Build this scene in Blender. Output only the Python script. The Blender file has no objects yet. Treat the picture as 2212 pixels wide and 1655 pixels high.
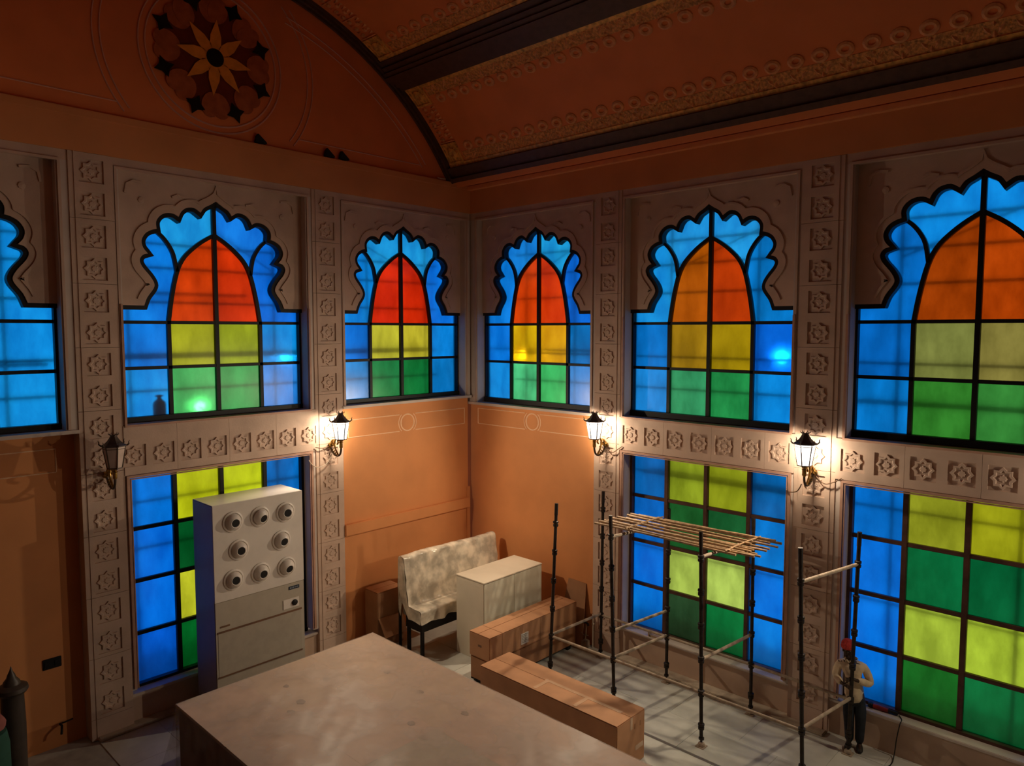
import bpy, bmesh, math, random
from mathutils import Vector, Matrix, noise
from mathutils.geometry import tessellate_polygon
random.seed(7)
PI = math.pi
SC = bpy.context.scene
COL = SC.collection

# ------------------------------------------------------------------ camera, world, exposure
cam_d = bpy.data.cameras.new('camera')
cam = bpy.data.objects.new('camera', cam_d); COL.objects.link(cam)
cam_d.sensor_fit = 'HORIZONTAL'; cam_d.sensor_width = 36.0
cam_d.lens = 1574.5135 / 2212 * 36.0
cam_d.clip_start = 0.05; cam_d.clip_end = 300
_p, _y, _r = math.radians(4.158116), math.radians(43.386948), math.radians(.02048)
F = Vector((-math.sin(_y)*math.cos(_p), math.cos(_y)*math.cos(_p), -math.sin(_p)))
R0 = Vector((math.cos(_y), math.sin(_y), 0)); U0 = R0.cross(F)
Rv = R0*math.cos(_r)+U0*math.sin(_r); Uv = -R0*math.sin(_r)+U0*math.cos(_r)
M = Matrix((Rv, Uv, -F)).transposed().to_4x4(); M.translation = Vector((12.785416, -12.08505, 6.7))
cam.matrix_world = M
SC.camera = cam

SC.view_settings.view_transform = 'Standard'
SC.view_settings.look = 'None'
SC.view_settings.exposure = 0.0
SC.view_settings.gamma = 1.0
SC.view_settings.use_curve_mapping = False
SC.cycles.use_denoising = True
SC.cycles.max_bounces = 10
SC.cycles.diffuse_bounces = 5
SC.cycles.transparent_max_bounces = 16
SC.cycles.transmission_bounces = 8
SC.cycles.sample_clamp_indirect = 6.0
SC.cycles.caustics_refractive = True
SC.cycles.caustics_reflective = False

wd = bpy.data.worlds.new('world'); SC.world = wd; wd.use_nodes = True
_bg = wd.node_tree.nodes['Background']
SKY = 0.85
_bg.inputs[0].default_value = (0.93, 0.98, 1.0, 1); _bg.inputs[1].default_value = SKY
LAMP_W = 500.0          # bare bulb
LAMP_F = 2750.0         # added spot at each lit bulb, brightens the room but spares the wall
LAMP_COL = (1.0, 0.80, 0.56)

# ------------------------------------------------------------------ materials
MATS = {}
def srgb(r, g, b):
    f = lambda c: ((c/255+.055)/1.055)**2.4 if c > 10 else c/255/12.92
    return (f(r), f(g), f(b))
def mat(name, col, rough=.7, metal=0, var=.12, scale=6, bump=0, bscale=40, col2=None, spec=.3):
    m = bpy.data.materials.new(name); m.use_nodes = True; n = m.node_tree; b = n.nodes['Principled BSDF']
    b.inputs['Roughness'].default_value = rough; b.inputs['Metallic'].default_value = metal
    b.inputs['Specular IOR Level'].default_value = spec
    tc = n.nodes.new('ShaderNodeTexCoord')
    nz = n.nodes.new('ShaderNodeTexNoise'); nz.inputs['Scale'].default_value = scale; nz.inputs['Detail'].default_value = 5
    n.links.new(tc.outputs['Object'], nz.inputs['Vector'])
    mx = n.nodes.new('ShaderNodeMix'); mx.data_type = 'RGBA'
    c2 = col2 or tuple(c*(1-var*2) for c in col)
    mx.inputs['A'].default_value = (*c2, 1); mx.inputs['B'].default_value = (*col, 1)
    rm = n.nodes.new('ShaderNodeMapRange'); rm.inputs[1].default_value = .3; rm.inputs[2].default_value = .62
    n.links.new(nz.outputs['Fac'], rm.inputs[0]); n.links.new(rm.outputs[0], mx.inputs['Factor'])
    n.links.new(mx.outputs['Result'], b.inputs['Base Color'])
    if bump:
        n2 = n.nodes.new('ShaderNodeTexNoise'); n2.inputs['Scale'].default_value = bscale; n2.inputs['Detail'].default_value = 4
        n.links.new(tc.outputs['Object'], n2.inputs['Vector'])
        bp = n.nodes.new('ShaderNodeBump'); bp.inputs['Strength'].default_value = bump; bp.inputs['Distance'].default_value = .02
        n.links.new(n2.outputs['Fac'], bp.inputs['Height']); n.links.new(bp.outputs[0], b.inputs['Normal'])
    MATS[name] = m; return m
def emit(name, col, s, transp=0.0):
    m = bpy.data.materials.new(name); m.use_nodes = True; n = m.node_tree; n.nodes.remove(n.nodes['Principled BSDF'])
    e = n.nodes.new('ShaderNodeEmission'); e.inputs[0].default_value = (*col, 1); e.inputs[1].default_value = s
    out = n.nodes['Material Output']
    if transp:
        t = n.nodes.new('ShaderNodeBsdfTransparent'); mx = n.nodes.new('ShaderNodeMixShader'); mx.inputs[0].default_value = transp
        n.links.new(e.outputs[0], mx.inputs[1]); n.links.new(t.outputs[0], mx.inputs[2]); n.links.new(mx.outputs[0], out.inputs[0])
    else: n.links.new(e.outputs[0], out.inputs[0])
    MATS[name] = m; return m
GL = {}
def glass(rgb, k=1.2):
    """coloured, slightly rippled pane; the colour is that of light through the whole pane (two faces)"""
    key = (rgb, k)
    if key in GL: return GL[key]
    lin = [min(.97, max(.0004, c/SKY*k)) for c in srgb(*rgb)]
    sq = [math.sqrt(c) for c in lin]
    m = bpy.data.materials.new('glass_%d_%d_%d' % rgb); m.use_nodes = True; n = m.node_tree; n.nodes.remove(n.nodes['Principled BSDF'])
    tc = n.nodes.new('ShaderNodeTexCoord')
    nz = n.nodes.new('ShaderNodeTexNoise'); nz.inputs['Scale'].default_value = 1.7; nz.inputs['Detail'].default_value = 7; nz.inputs['Roughness'].default_value = .62
    mpn = n.nodes.new('ShaderNodeMapping'); mpn.inputs['Scale'].default_value = (1.5, 1.5, .7)
    n.links.new(tc.outputs['Object'], mpn.inputs['Vector']); n.links.new(mpn.outputs[0], nz.inputs['Vector'])
    rm = n.nodes.new('ShaderNodeMapRange'); rm.inputs[1].default_value = .35; rm.inputs[2].default_value = .65
    n.links.new(nz.outputs['Fac'], rm.inputs[0])
    mx = n.nodes.new('ShaderNodeMix'); mx.data_type = 'RGBA'
    mx.inputs['A'].default_value = (*[c*.86 for c in sq], 1); mx.inputs['B'].default_value = (*[min(1, c*1.09+.02) for c in sq], 1)
    n.links.new(rm.outputs[0], mx.inputs['Factor'])
    t = n.nodes.new('ShaderNodeBsdfTransparent'); r = n.nodes.new('ShaderNodeBsdfRefraction')
    r.inputs['Roughness'].default_value = .17; r.inputs['IOR'].default_value = 1.25
    n.links.new(mx.outputs['Result'], t.inputs[0]); n.links.new(mx.outputs['Result'], r.inputs[0])
    nb = n.nodes.new('ShaderNodeTexNoise'); nb.inputs['Scale'].default_value = 30
    n.links.new(tc.outputs['Object'], nb.inputs['Vector'])
    bp = n.nodes.new('ShaderNodeBump'); bp.inputs['Strength'].default_value = .25; bp.inputs['Distance'].default_value = .01
    n.links.new(nb.outputs['Fac'], bp.inputs['Height']); n.links.new(bp.outputs[0], r.inputs['Normal'])
    r2 = n.nodes.new('ShaderNodeBsdfRefraction'); r2.inputs['Roughness'].default_value = .55; r2.inputs['IOR'].default_value = 1.25
    n.links.new(mx.outputs['Result'], r2.inputs[0])
    m0 = n.nodes.new('ShaderNodeMixShader'); m0.inputs[0].default_value = .5
    n.links.new(r.outputs[0], m0.inputs[1]); n.links.new(r2.outputs[0], m0.inputs[2])
    m1 = n.nodes.new('ShaderNodeMixShader'); m1.inputs[0].default_value = .96
    n.links.new(t.outputs[0], m1.inputs[1]); n.links.new(m0.outputs[0], m1.inputs[2])
    g = n.nodes.new('ShaderNodeBsdfGlossy'); g.inputs['Roughness'].default_value = .25
    m2 = n.nodes.new('ShaderNodeMixShader'); m2.inputs[0].default_value = .03
    n.links.new(m1.outputs[0], m2.inputs[1]); n.links.new(g.outputs[0], m2.inputs[2])
    n.links.new(m2.outputs[0], n.nodes['Material Output'].inputs[0])
    GL[key] = m; return m

STONE = mat('carved_stone', (.61, .45, .36), .75, var=.09, scale=2.2, bump=.12, bscale=30)
STONE2 = mat('plinth_stone', (.58, .42, .32), .7, var=.13, scale=1.5, bump=.1)
REVEAL = mat('reveal_plaster', (.60, .52, .47), .7, var=.06, scale=2)
MOULD = mat('rose_moulding', (.52, .31, .23), .6, var=.08)
ORANGE = mat('orange_plaster', (.70, .295, .110), .62, var=.07, scale=1.1, bump=.05, bscale=18)
STUCCO = mat('stucco_line', (.88, .58, .36), .6, var=.05)
STUCCO2 = mat('lunette_line', (.70, .36, .25), .6, var=.05)
TERRA = mat('vault_plaster', (.82, .25, .078), .65, var=.06, scale=1.3)
RELIEF = mat('vault_relief', (.92, .42, .17), .5, var=.2, scale=9)
GOLD = mat('gilded_relief', (.95, .52, .13), .42, metal=.15, var=.28, scale=12)
UNLIT = mat('bounce_cut_dark', (.10, .045, .025), .6)  # dark colour given to the unseen walls to cut bounced light
BANDM = mat('gilded_band', (.86, .40, .12), .5, metal=.0, var=.3, scale=22, bump=.8, bscale=35)
LEDGEM = mat('pale_orange_ledge', (.82, .36, .15), .55, var=.05)
DARKWOOD = mat('dark_moulding', (.11, .055, .038), .45, var=.15, scale=8)
BLACKST = mat('black_steel', (.008, .008, .010), .5, var=.1)
BROWNST = mat('brown_painted_steel', (.11, .05, .036), .5, var=.2, scale=5)
FLOORM = mat('grey_stone_slab', (.55, .55, .50), .5, var=.10, scale=2.3, bump=.06, bscale=25)
GROUT = mat('floor_bed', (.40, .39, .35), .8, var=.1)
KERB = mat('dusty_kerb', (.48, .40, .31), .85, var=.15, scale=5, bump=.3, bscale=18)
CARD = mat('cardboard', (.52, .275, .145), .75, var=.09, scale=3)
CARD2 = mat('cardboard_dark', (.40, .205, .105), .75, var=.1, scale=3)
TAPE = mat('clear_tape', (.62, .42, .28), .12, var=.05, spec=.8)
PAPER = mat('paper_label', (.78, .74, .68), .7, var=.05)
INK = mat('ink', (.03, .025, .022), .7)
WHITEL = mat('white_laminate', (.70, .63, .51), .5, var=.05, scale=2)
WHITEL2 = mat('white_laminate_front', (.66, .66, .54), .42, var=.05, scale=1.4)
BOARD = mat('pale_board', (.54, .40, .295), .7, var=.1, scale=1.2)
BOARD2 = mat('pinkish_board', (.53, .375, .285), .7, var=.12, scale=1.6)
BOARD3 = mat('grey_board', (.45, .385, .295), .7, var=.1, scale=1.4)
CRATESIDE = mat('crate_side', (.20, .105, .06), .6, var=.2, scale=3)
ACW = mat('ac_white', (.74, .69, .63), .35, var=.03)
ACG = mat('ac_grey', (.46, .415, .34), .45, var=.04)
ACD = mat('ac_grille', (.42, .375, .305), .6, var=.06)
NAVY = mat('ac_side_blue_grey', (.10, .10, .125), .45, var=.05)
RUBBER = mat('black_rubber', (.012, .011, .011), .6)
BADGE = mat('dark_blue_badge', (.012, .03, .06), .4)
BADGETXT = mat('badge_lettering', (.55, .6, .65), .4)
POLE = mat('scaffold_black_steel', (.035, .026, .022), .5, metal=.3, var=.3, scale=14, bump=.2)
LEDGER = mat('scaffold_dusty_tube', (.42, .33, .245), .6, var=.2, scale=10, bump=.2)
BAMBOO = mat('bamboo', (.44, .285, .16), .6, var=.28, scale=14)
ROPE = mat('rope', (.42, .28, .16), .9)
LANT = mat('lantern_dark_bronze', (.09, .065, .05), .5, metal=.3, var=.1)
BRASS = mat('antique_brass', (.50, .30, .085), .32, metal=.8, var=.3, scale=18)
WIRE = mat('brown_wire', (.16, .09, .05), .6)
WIREW = mat('white_wire', (.6, .5, .4), .6)
SHIRT = mat('cream_shirt', (.78, .63, .44), .85, var=.12, scale=9, bump=.5, bscale=14)
JEANS = mat('dark_jeans', (.028, .034, .045), .9, var=.2, scale=9)
SKIN = mat('dark_brown_skin', (.045, .022, .013), .55, var=.05)
REDC = mat('red_checked_cloth', (.62, .06, .05), .9, var=.25, scale=40)
SHOE = mat('dark_shoe', (.03, .028, .028), .6)
REDTOOL = mat('red_tool', (.28, .025, .02), .4)
WHITEP = mat('white_plastic', (.72, .72, .74), .4, var=.03)
TIMBER = mat('timber_offcut', (.40, .27, .16), .7)
GREENC = mat('green_cloth', (.03, .10, .07), .9)
PINKC = mat('pink_cloth', (.34, .12, .10), .9)
POST = mat('dark_turned_wood', (.07, .055, .045), .4)
FABRIC = mat('grey_upholstery', (.27, .235, .19), .85, var=.25, scale=3)
FRAMEB = mat('black_frame', (.012, .011, .011), .5)
OUTM = mat('outside_scaffold_tube', (.34, .34, .35), .6)
OUTG = mat('outside_terrace', (.62, .60, .57), .8)
LANTG = emit('lantern_glass_lit', (1.0, .955, .88), 3.4, .35)
LANTOFF = mat('lantern_glass_unlit', (.62, .50, .44), .3)
FLOODE = emit('floodlight_face', (1, .97, .9), 22)
def film_mat(name, tr, col, rough, scale):
    m = bpy.data.materials.new(name); m.use_nodes = True; n = m.node_tree; b = n.nodes['Principled BSDF']
    b.inputs['Base Color'].default_value = (*col, 1); b.inputs['Roughness'].default_value = rough
    tc = n.nodes.new('ShaderNodeTexCoord'); nz = n.nodes.new('ShaderNodeTexNoise'); nz.inputs['Scale'].default_value = scale; nz.inputs['Detail'].default_value = 3
    n.links.new(tc.outputs['Object'], nz.inputs['Vector'])
    rm = n.nodes.new('ShaderNodeMapRange'); rm.inputs[1].default_value = .38; rm.inputs[2].default_value = .62; rm.inputs[3].default_value = tr[0]; rm.inputs[4].default_value = tr[1]
    n.links.new(nz.outputs['Fac'], rm.inputs[0])
    t = n.nodes.new('ShaderNodeBsdfTransparent'); mx = n.nodes.new('ShaderNodeMixShader')
    n.links.new(rm.outputs[0], mx.inputs[0]); n.links.new(b.outputs[0], mx.inputs[1]); n.links.new(t.outputs[0], mx.inputs[2])
    n.links.new(mx.outputs[0], n.nodes['Material Output'].inputs[0]); return m
FILM = film_mat('plastic_film', (.5, .84), (.60, .48, .40), .42, 1.6)
FILM2 = film_mat('plastic_wrap', (.0, .5), (.84, .76, .62), .16, 3.4)
FILM3 = film_mat('plastic_skirt', (.55, .85), (.5, .45, .42), .2, 3)

# ------------------------------------------------------------------ mesh helpers
class MB:
    def __init__(s): s.v = []; s.f = []
    def add(s, vs, fs):
        o = len(s.v); s.v += [tuple(v) for v in vs]; s.f += [tuple(i+o for i in f) for f in fs]; return s
    def box(s, x0, x1, y0, y1, z0, z1, mp=None, bev=0):
        vs = [(x, y, z) for z in (z0, z1) for y in (y0, y1) for x in (x0, x1)]
        fs = [(0,2,3,1), (4,5,7,6), (0,1,5,4), (2,6,7,3), (0,4,6,2), (1,3,7,5)]
        if mp: vs = [mp(*v) for v in vs]
        return s.add(vs, fs)
    def cyl(s, p0, p1, r0, r1=None, n=10, caps=True):
        p0 = Vector(p0); p1 = Vector(p1); r1 = r0 if r1 is None else r1
        a = (p1-p0).normalized(); b = a.orthogonal().normalized(); c = a.cross(b)
        vs = []
        for p, r in ((p0, r0), (p1, r1)):
            for i in range(n):
                t = 2*PI*i/n; vs.append(p+b*(r*math.cos(t))+c*(r*math.sin(t)))
        fs = [(i, (i+1) % n, n+(i+1) % n, n+i) for i in range(n)]
        if caps: fs += [tuple(range(n-1, -1, -1)), tuple(range(n, 2*n))]
        return s.add(vs, fs)
    def tube(s, pts, r, n=8):
        pts = [Vector(p) for p in pts]; rs = r if isinstance(r, (list, tuple)) else [r]*len(pts)
        vs = []; b = None
        for i, p in enumerate(pts):
            t = (pts[min(i+1, len(pts)-1)]-pts[max(i-1, 0)]).normalized()
            b = t.orthogonal().normalized() if b is None else (b-t*b.dot(t)).normalized()
            c = t.cross(b)
            vs += [p+b*(rs[i]*math.cos(2*PI*k/n))+c*(rs[i]*math.sin(2*PI*k/n)) for k in range(n)]
        fs = [(i*n+k, i*n+(k+1) % n, (i+1)*n+(k+1) % n, (i+1)*n+k) for i in range(len(pts)-1) for k in range(n)]
        fs += [tuple(range(n-1, -1, -1)), tuple(range((len(pts)-1)*n, len(pts)*n))]
        return s.add(vs, fs)
    def lathe(s, prof, n=16, o=(0, 0, 0), axis='z', sq=False):
        vs = []
        for r, z in prof:
            for k in range(n):
                t = 2*PI*(k+(.5 if sq else 0))/n; x, y = r*math.cos(t), r*math.sin(t)
                v = {'z': (x, y, z), 'x': (z, x, y), 'y': (x, z, y)}[axis]
                vs.append((v[0]+o[0], v[1]+o[1], v[2]+o[2]))
        L = len(prof)
        fs = [(i*n+k, i*n+(k+1) % n, (i+1)*n+(k+1) % n, (i+1)*n+k) for i in range(L-1) for k in range(n)]
        fs += [tuple(range(n)), tuple(range((L-1)*n, L*n))]
        return s.add(vs, fs)
    def prism(s, poly, d0, d1, mp):
        n = len(poly); tris = tessellate_polygon([[Vector((p[0], p[1], 0)) for p in poly]])
        vs = [mp(u, d0, z) for u, z in poly]+[mp(u, d1, z) for u, z in poly]
        fs = [tuple(t) for t in tris]+[tuple(i+n for i in reversed(t)) for t in tris]
        fs += [(i, (i+1) % n, n+(i+1) % n, n+i) for i in range(n)]
        return s.add(vs, fs)
    def ribbon(s, pts, w0, w1, d0, d1, mp, closed=False):
        """strip between two offsets of a 2-d polyline, with thickness d0..d1"""
        n = len(pts); P = [Vector((p[0], p[1])) for p in pts]; vs = []
        for i in range(n):
            a = P[i-1] if (i or closed) else None; b = P[(i+1) % n] if (i < n-1 or closed) else None
            n1 = n2 = None
            if a is not None and (P[i]-a).length > 1e-7: t = (P[i]-a).normalized(); n1 = Vector((-t.y, t.x))
            if b is not None and (b-P[i]).length > 1e-7: t = (b-P[i]).normalized(); n2 = Vector((-t.y, t.x))
            if n1 is None: nn = n2; k = 1
            elif n2 is None: nn = n1; k = 1
            else:
                nn = n1+n2
                if nn.length < .2: nn = n1; k = 1
                else: nn.normalize(); k = min(1.6, 1/max(.2, nn.dot(n1)))
            q0 = P[i]+nn*(w0*k); q1 = P[i]+nn*(w1*k)
            vs += [mp(q0.x, d0, q0.y), mp(q1.x, d0, q1.y), mp(q1.x, d1, q1.y), mp(q0.x, d1, q0.y)]
        fs = []
        for i in range(n if closed else n-1):
            a = i*4; b = ((i+1) % n)*4
            for k in range(4): fs.append((a+k, b+k, b+(k+1) % 4, a+(k+1) % 4))
        if not closed: fs += [(0, 1, 2, 3), ((n-1)*4+3, (n-1)*4+2, (n-1)*4+1, (n-1)*4)]
        return s.add(vs, fs)
    def grid(s, nu, nv, fn):
        vs = [fn(i/nu, j/nv) for j in range(nv+1) for i in range(nu+1)]
        fs = [(j*(nu+1)+i, j*(nu+1)+i+1, (j+1)*(nu+1)+i+1, (j+1)*(nu+1)+i) for j in range(nv) for i in range(nu)]
        return s.add(vs, fs)
ORG = {}
def mesh_of(mb, name, m, smooth=False, bevel=0, off=(0, 0, 0)):
    me = bpy.data.meshes.new(name)
    me.from_pydata([(v[0]-off[0], v[1]-off[1], v[2]-off[2]) for v in mb.v], [], mb.f)
    bm = bmesh.new(); bm.from_mesh(me)
    bmesh.ops.recalc_face_normals(bm, faces=bm.faces)
    if bevel:
        bmesh.ops.bevel(bm, geom=[e for e in bm.edges if e.is_manifold and e.calc_face_angle(0) > .6], offset=bevel, segments=2, affect='EDGES', clamp_overlap=True)
    bm.to_mesh(me); bm.free()
    me.materials.append(m)
    if smooth:
        me.polygons.foreach_set('use_smooth', [True]*len(me.polygons))
        try: me.set_sharp_from_angle(angle=.7)
        except Exception: pass
    return me
def obj(name, mb, m, parent=None, smooth=False, bevel=0, label=None):
    off = ORG.get(parent.name, (0, 0, 0)) if parent else (0, 0, 0)
    o = bpy.data.objects.new(name, mesh_of(mb, name, m, smooth, bevel, off)); COL.objects.link(o)
    if parent: o.parent = parent
    ORG[o.name] = off
    if label: o['label'] = label
    return o
def inst(name, me, parent, loc, rot=(0, 0, 0), scale=(1, 1, 1)):
    o = bpy.data.objects.new(name, me); COL.objects.link(o)
    off = ORG.get(parent.name, (0, 0, 0)) if parent else (0, 0, 0)
    o.parent = parent; o.location = (loc[0]-off[0], loc[1]-off[1], loc[2]-off[2]); o.rotation_euler = rot; o.scale = scale
    ORG[o.name] = off
    return o
def thing(name, label, cat, loc=(0, 0, 0), group=None):
    o = bpy.data.objects.new(name, None); COL.objects.link(o); o.location = loc; o.empty_display_size = .2
    ORG[o.name] = tuple(loc); return tag(o, label, cat, group)
def tag(o, label, cat, group=None):
    o['label'] = label; o['category'] = cat
    if group: o['group'] = group
    return o
def struct(o, label=None):
    o['kind'] = 'structure'
    if label: o['label'] = label
    return o
def copy_tree(o, parent=None):
    c = o.copy(); COL.objects.link(c); c.parent = parent
    for ch in list(o.children): copy_tree(ch, c)
    return c
def mpR(u, d, z): return (u, d, z)          # right wall: u along x, d into the wall
def mpL(u, d, z): return (-d, -u, z)        # left wall: u along -y, d into the wall
def mirror(c): return lambda p: (2*c-p[0], p[1])
def crom(pts, k=4):
    out = []
    for i in range(len(pts)-1):
        p0 = Vector(pts[max(i-1, 0)]); p1 = Vector(pts[i]); p2 = Vector(pts[i+1]); p3 = Vector(pts[min(i+2, len(pts)-1)])
        for j in range(k):
            t = j/k; out.append(tuple(.5*((2*p1)+(p2-p0)*t+(2*p0-5*p1+4*p2-p3)*t*t+(3*p1-p0-3*p2+p3)*t**3)))
    out.append(tuple(pts[-1])); return out

# ------------------------------------------------------------------ hall dimensions
LX, LY = 18.5, 12.7           # hall length along the right wall, depth along the left wall
ZT = 9.458                    # top of the carved stone
ZL = 4.297                    # underside of the frieze
ZTR = 6.83                    # transom
ZLEDGE = 7.11                 # foot of the cusped arch
HW = 1.68                     # half width of every window
BACK = .46                    # wall thickness behind the stone face
SIDES = {
 'right': dict(mp=mpR, sill=4.96, zb=5.05, z2=5.95, pil=[(3.70, 4.335), (7.895, 8.567), (12.12, 12.77)], win=[1.88, 6.11, 10.40], end=LX),
 'left':  dict(mp=mpL, sill=5.12, zb=5.19, z2=6.05, pil=[(3.624, 4.26), (7.841, 8.483)], win=[1.84, 6.08, 10.34], end=LY),
}
# floor and slabs
fl = struct(obj('floor', MB().box(-.45, LX, -LY, .45, -.25, -.012), GROUT), 'grey stone slab floor of the hall')
slab_me = {}
k = 0
y = -8.4
row = 0
while y < .2:
    x = -.2-(row % 2)*.65
    while x < 11.5:
        w = 1.3; h = .9
        x0 = max(x, .02); x1 = min(x+w, 11.6); y1 = min(y+h, .1)
        if x1-x0 > .1 and y1-y > .1 and (x > 1.2 or y > -9):
            key = (round(x1-x0, 3), round(y1-y, 3))
            if key not in slab_me:
                b = MB().box(.002, key[0]-.002, .002, key[1]-.002, -.05, 0)
                slab_me[key] = mesh_of(b, 'slab', FLOORM, bevel=.002)
            inst('slab', slab_me[key], fl, (x0, y, random.uniform(-.0015, .0015)))
            k += 1
        x += w
    y += .9; row += 1
# walls behind and beside the camera
struct(obj('wall_front', MB().box(-.3, LX+.3, -LY-.3, -LY, -.2, 11.6), UNLIT), 'unseen wall behind the viewer, darkened to cut bounce light')
struct(obj('wall_far', MB().box(LX, LX+.3, -LY, .3, -.2, 13.8), UNLIT), 'unseen end wall beyond the frame, darkened to cut bounce light')

# ------------------------------------------------------------------ carved star
def star_loop(r, d, n=8):
    return [((r if i % 2 == 0 else r*.765)*math.sin(PI*i/n), d, (r if i % 2 == 0 else r*.765)*math.cos(PI*i/n)) for i in range(2*n)]
def star_mesh():
    loops = [star_loop(.165, .027), star_loop(.158, .002), star_loop(.122, .002), star_loop(.104, .020), star_loop(.06, .020), star_loop(.045, .008)]
    vs = [v for l in loops for v in l]; n = 16; fs = []
    for i in range(len(loops)-1):
        for k in range(n): fs.append((i*n+k, i*n+(k+1) % n, (i+1)*n+(k+1) % n, (i+1)*n+k))
    fs.append(tuple(range((len(loops)-1)*n, len(loops)*n)))
    return mesh_of(MB().add(vs, fs), 'carved_star', STONE)
STAR = star_mesh()
def put_star(parent, side, u, z, d=0):
    mp = SIDES[side]['mp']
    inst('carved_star', STAR, parent, mp(u, d, z), (0, 0, 0 if side == 'right' else PI/2))
def carved_strip(mb, a0, a1, c0, c1, holes, axis, mp, s=.18):
    """face of a block (c0..c1 across, a0..a1 along) with square sinkings at the given centres"""
    mid = (c0+c1)/2
    def B(al, ah, cl, ch, d0, d1):
        if ah-al < .002: return
        if axis == 'z': mb.box(cl, ch, d0, d1, al, ah, mp)
        else: mb.box(al, ah, d0, d1, cl, ch, mp)
    B(a0, a1, c0, c1, .026, .12)
    e = .075
    if axis == 'z':
        B(a0, a1, c0, c0+e, .012, .026); B(a0, a1, c1-e, c1, .012, .026); lo, hi = c0+e, c1-e
    else: lo, hi = c0, c1
    B(a0, a1, lo, mid-s, 0, .026); B(a0, a1, mid+s, hi, 0, .026)
    p = a0
    for h in holes:
        B(p, h-s, mid-s, mid+s, 0, .026); p = h+s
    B(p, a1, mid-s, mid+s, 0, .026)
tn = 1
for side, S in SIDES.items():
    mp = S['mp']
    for pi_, (u0, u1) in enumerate(S['pil']):
        nm = 'trim_%d' % tn; tn += 1
        t = struct(obj(nm, MB().box(u0, u1, .115, BACK, 0, ZT, mp), STONE))
        t['label'] = {('right', 0): 'carved stone pilaster right of the corner, behind the scaffold',
                      ('right', 1): 'carved stone pilaster with lit lantern nearest the workman',
                      ('right', 2): 'carved stone pilaster beyond the right edge',
                      ('left', 0): 'carved stone pilaster between the air conditioner and the corner',
                      ('left', 1): 'dim carved stone pilaster at left with unlit lantern'}[(side, pi_)]
        zs = [0, .355]+[.355+1.0105*i for i in range(1, 9)]+[ZT]
        stars = [4.635+.505*i for i in range(-8, 10)]
        for i in range(len(zs)-1):
            a0, a1 = zs[i]+.003, zs[i+1]-.003
            hs = [s for s in stars if a0+.18 < s < a1-.18]
            mb = MB(); carved_strip(mb, a0, a1, u0, u1, hs, 'z', mp)
            b = obj('stone_block', mb, STONE, t)
            for h in hs: put_star(b, side, (u0+u1)/2, h)
    # friezes between the pilasters
    P = S['pil']; ends = [(P[i][1], P[i+1][0]) for i in range(len(P)-1)]
    for bi, (u0, u1) in enumerate(ends):
        nm = 'trim_%d' % tn; tn += 1
        c = (u0+u1)/2
        t = struct(obj(nm, MB().box(u0, u1, .115, BACK, ZL, S['sill'], mp), STONE))
        t['label'] = 'frieze of carved stars between the %s windows' % {('right', 0): 'middle right', ('right', 1): 'far right', ('left', 0): 'left'}[(side, bi)]
        zc = 4.615 if side == 'right' else 4.615
        ht = S['sill']
        n = 7 if side == 'right' else 8
        pitch = .505 if side == 'right' else .465
        us = [c+(i-(n-1)/2)*pitch for i in range(n)]
        cuts = [u0]+[(us[i]+us[i+1])/2 for i in range(1, n-1, 2)]+[u1]
        for i in range(len(cuts)-1):
            hs = [u for u in us if cuts[i] < u < cuts[i+1]]
            mb = MB()
            # two courses so that the stars sit on the lower one
            carved_strip(mb, cuts[i]+.002, cuts[i+1]-.002, ZL+.0, zc+(zc-ZL), hs, 'u', mp)
            if ht > zc+(zc-ZL)+.01: mb.box(cuts[i]+.002, cuts[i+1]-.002, 0, .12, zc+(zc-ZL), ht, mp)
            b = obj('stone_block', mb, STONE, t)
            for h in hs: put_star(b, side, h, zc)

# ------------------------------------------------------------------ arch profile (half, u offset from centre)
SEGS = [[(1.29, 7.11), (1.235, 7.25), (1.13, 7.40), (1.115, 7.49), (1.18, 7.61), (1.30, 7.76), (1.335, 7.87), (1.285, 7.955), (1.20, 7.985)],
        [(1.20, 7.985), (1.275, 8.08), (1.295, 8.20), (1.23, 8.32), (1.13, 8.385), (1.045, 8.41)],
        [(1.045, 8.41), (1.05, 8.53), (.985, 8.635), (.88, 8.695), (.76, 8.70), (.67, 8.655)],
        [(.67, 8.655), (.625, 8.745), (.535, 8.82), (.40, 8.84), (.285, 8.77)],
        [(.285, 8.77), (.22, 8.86), (.11, 8.925), (0, 9.0)]]
HALF = []
for sgm in SEGS: HALF += crom(sgm, 3)[:-1]
HALF.append((0, 9.0))
IB = len(crom(SEGS[0], 3))-1+len(crom(SEGS[1], 3))-1      # index of the second cusp, where the rib starts
INNER = crom([(.85, 6.83), (.80, 7.17), (.735, 7.50), (.655, 7.78), (.54, 7.985), (.36, 8.165), (.19, 8.295), (0, 8.41)], 3)
RIB = crom([(1.045, 8.41), (.92, 8.31), (.81, 8.17), (.73, 8.0), (.68, 7.72)], 3)
IR = min(range(len(INNER)), key=lambda i: abs(INNER[i][1]-7.76))

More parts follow.
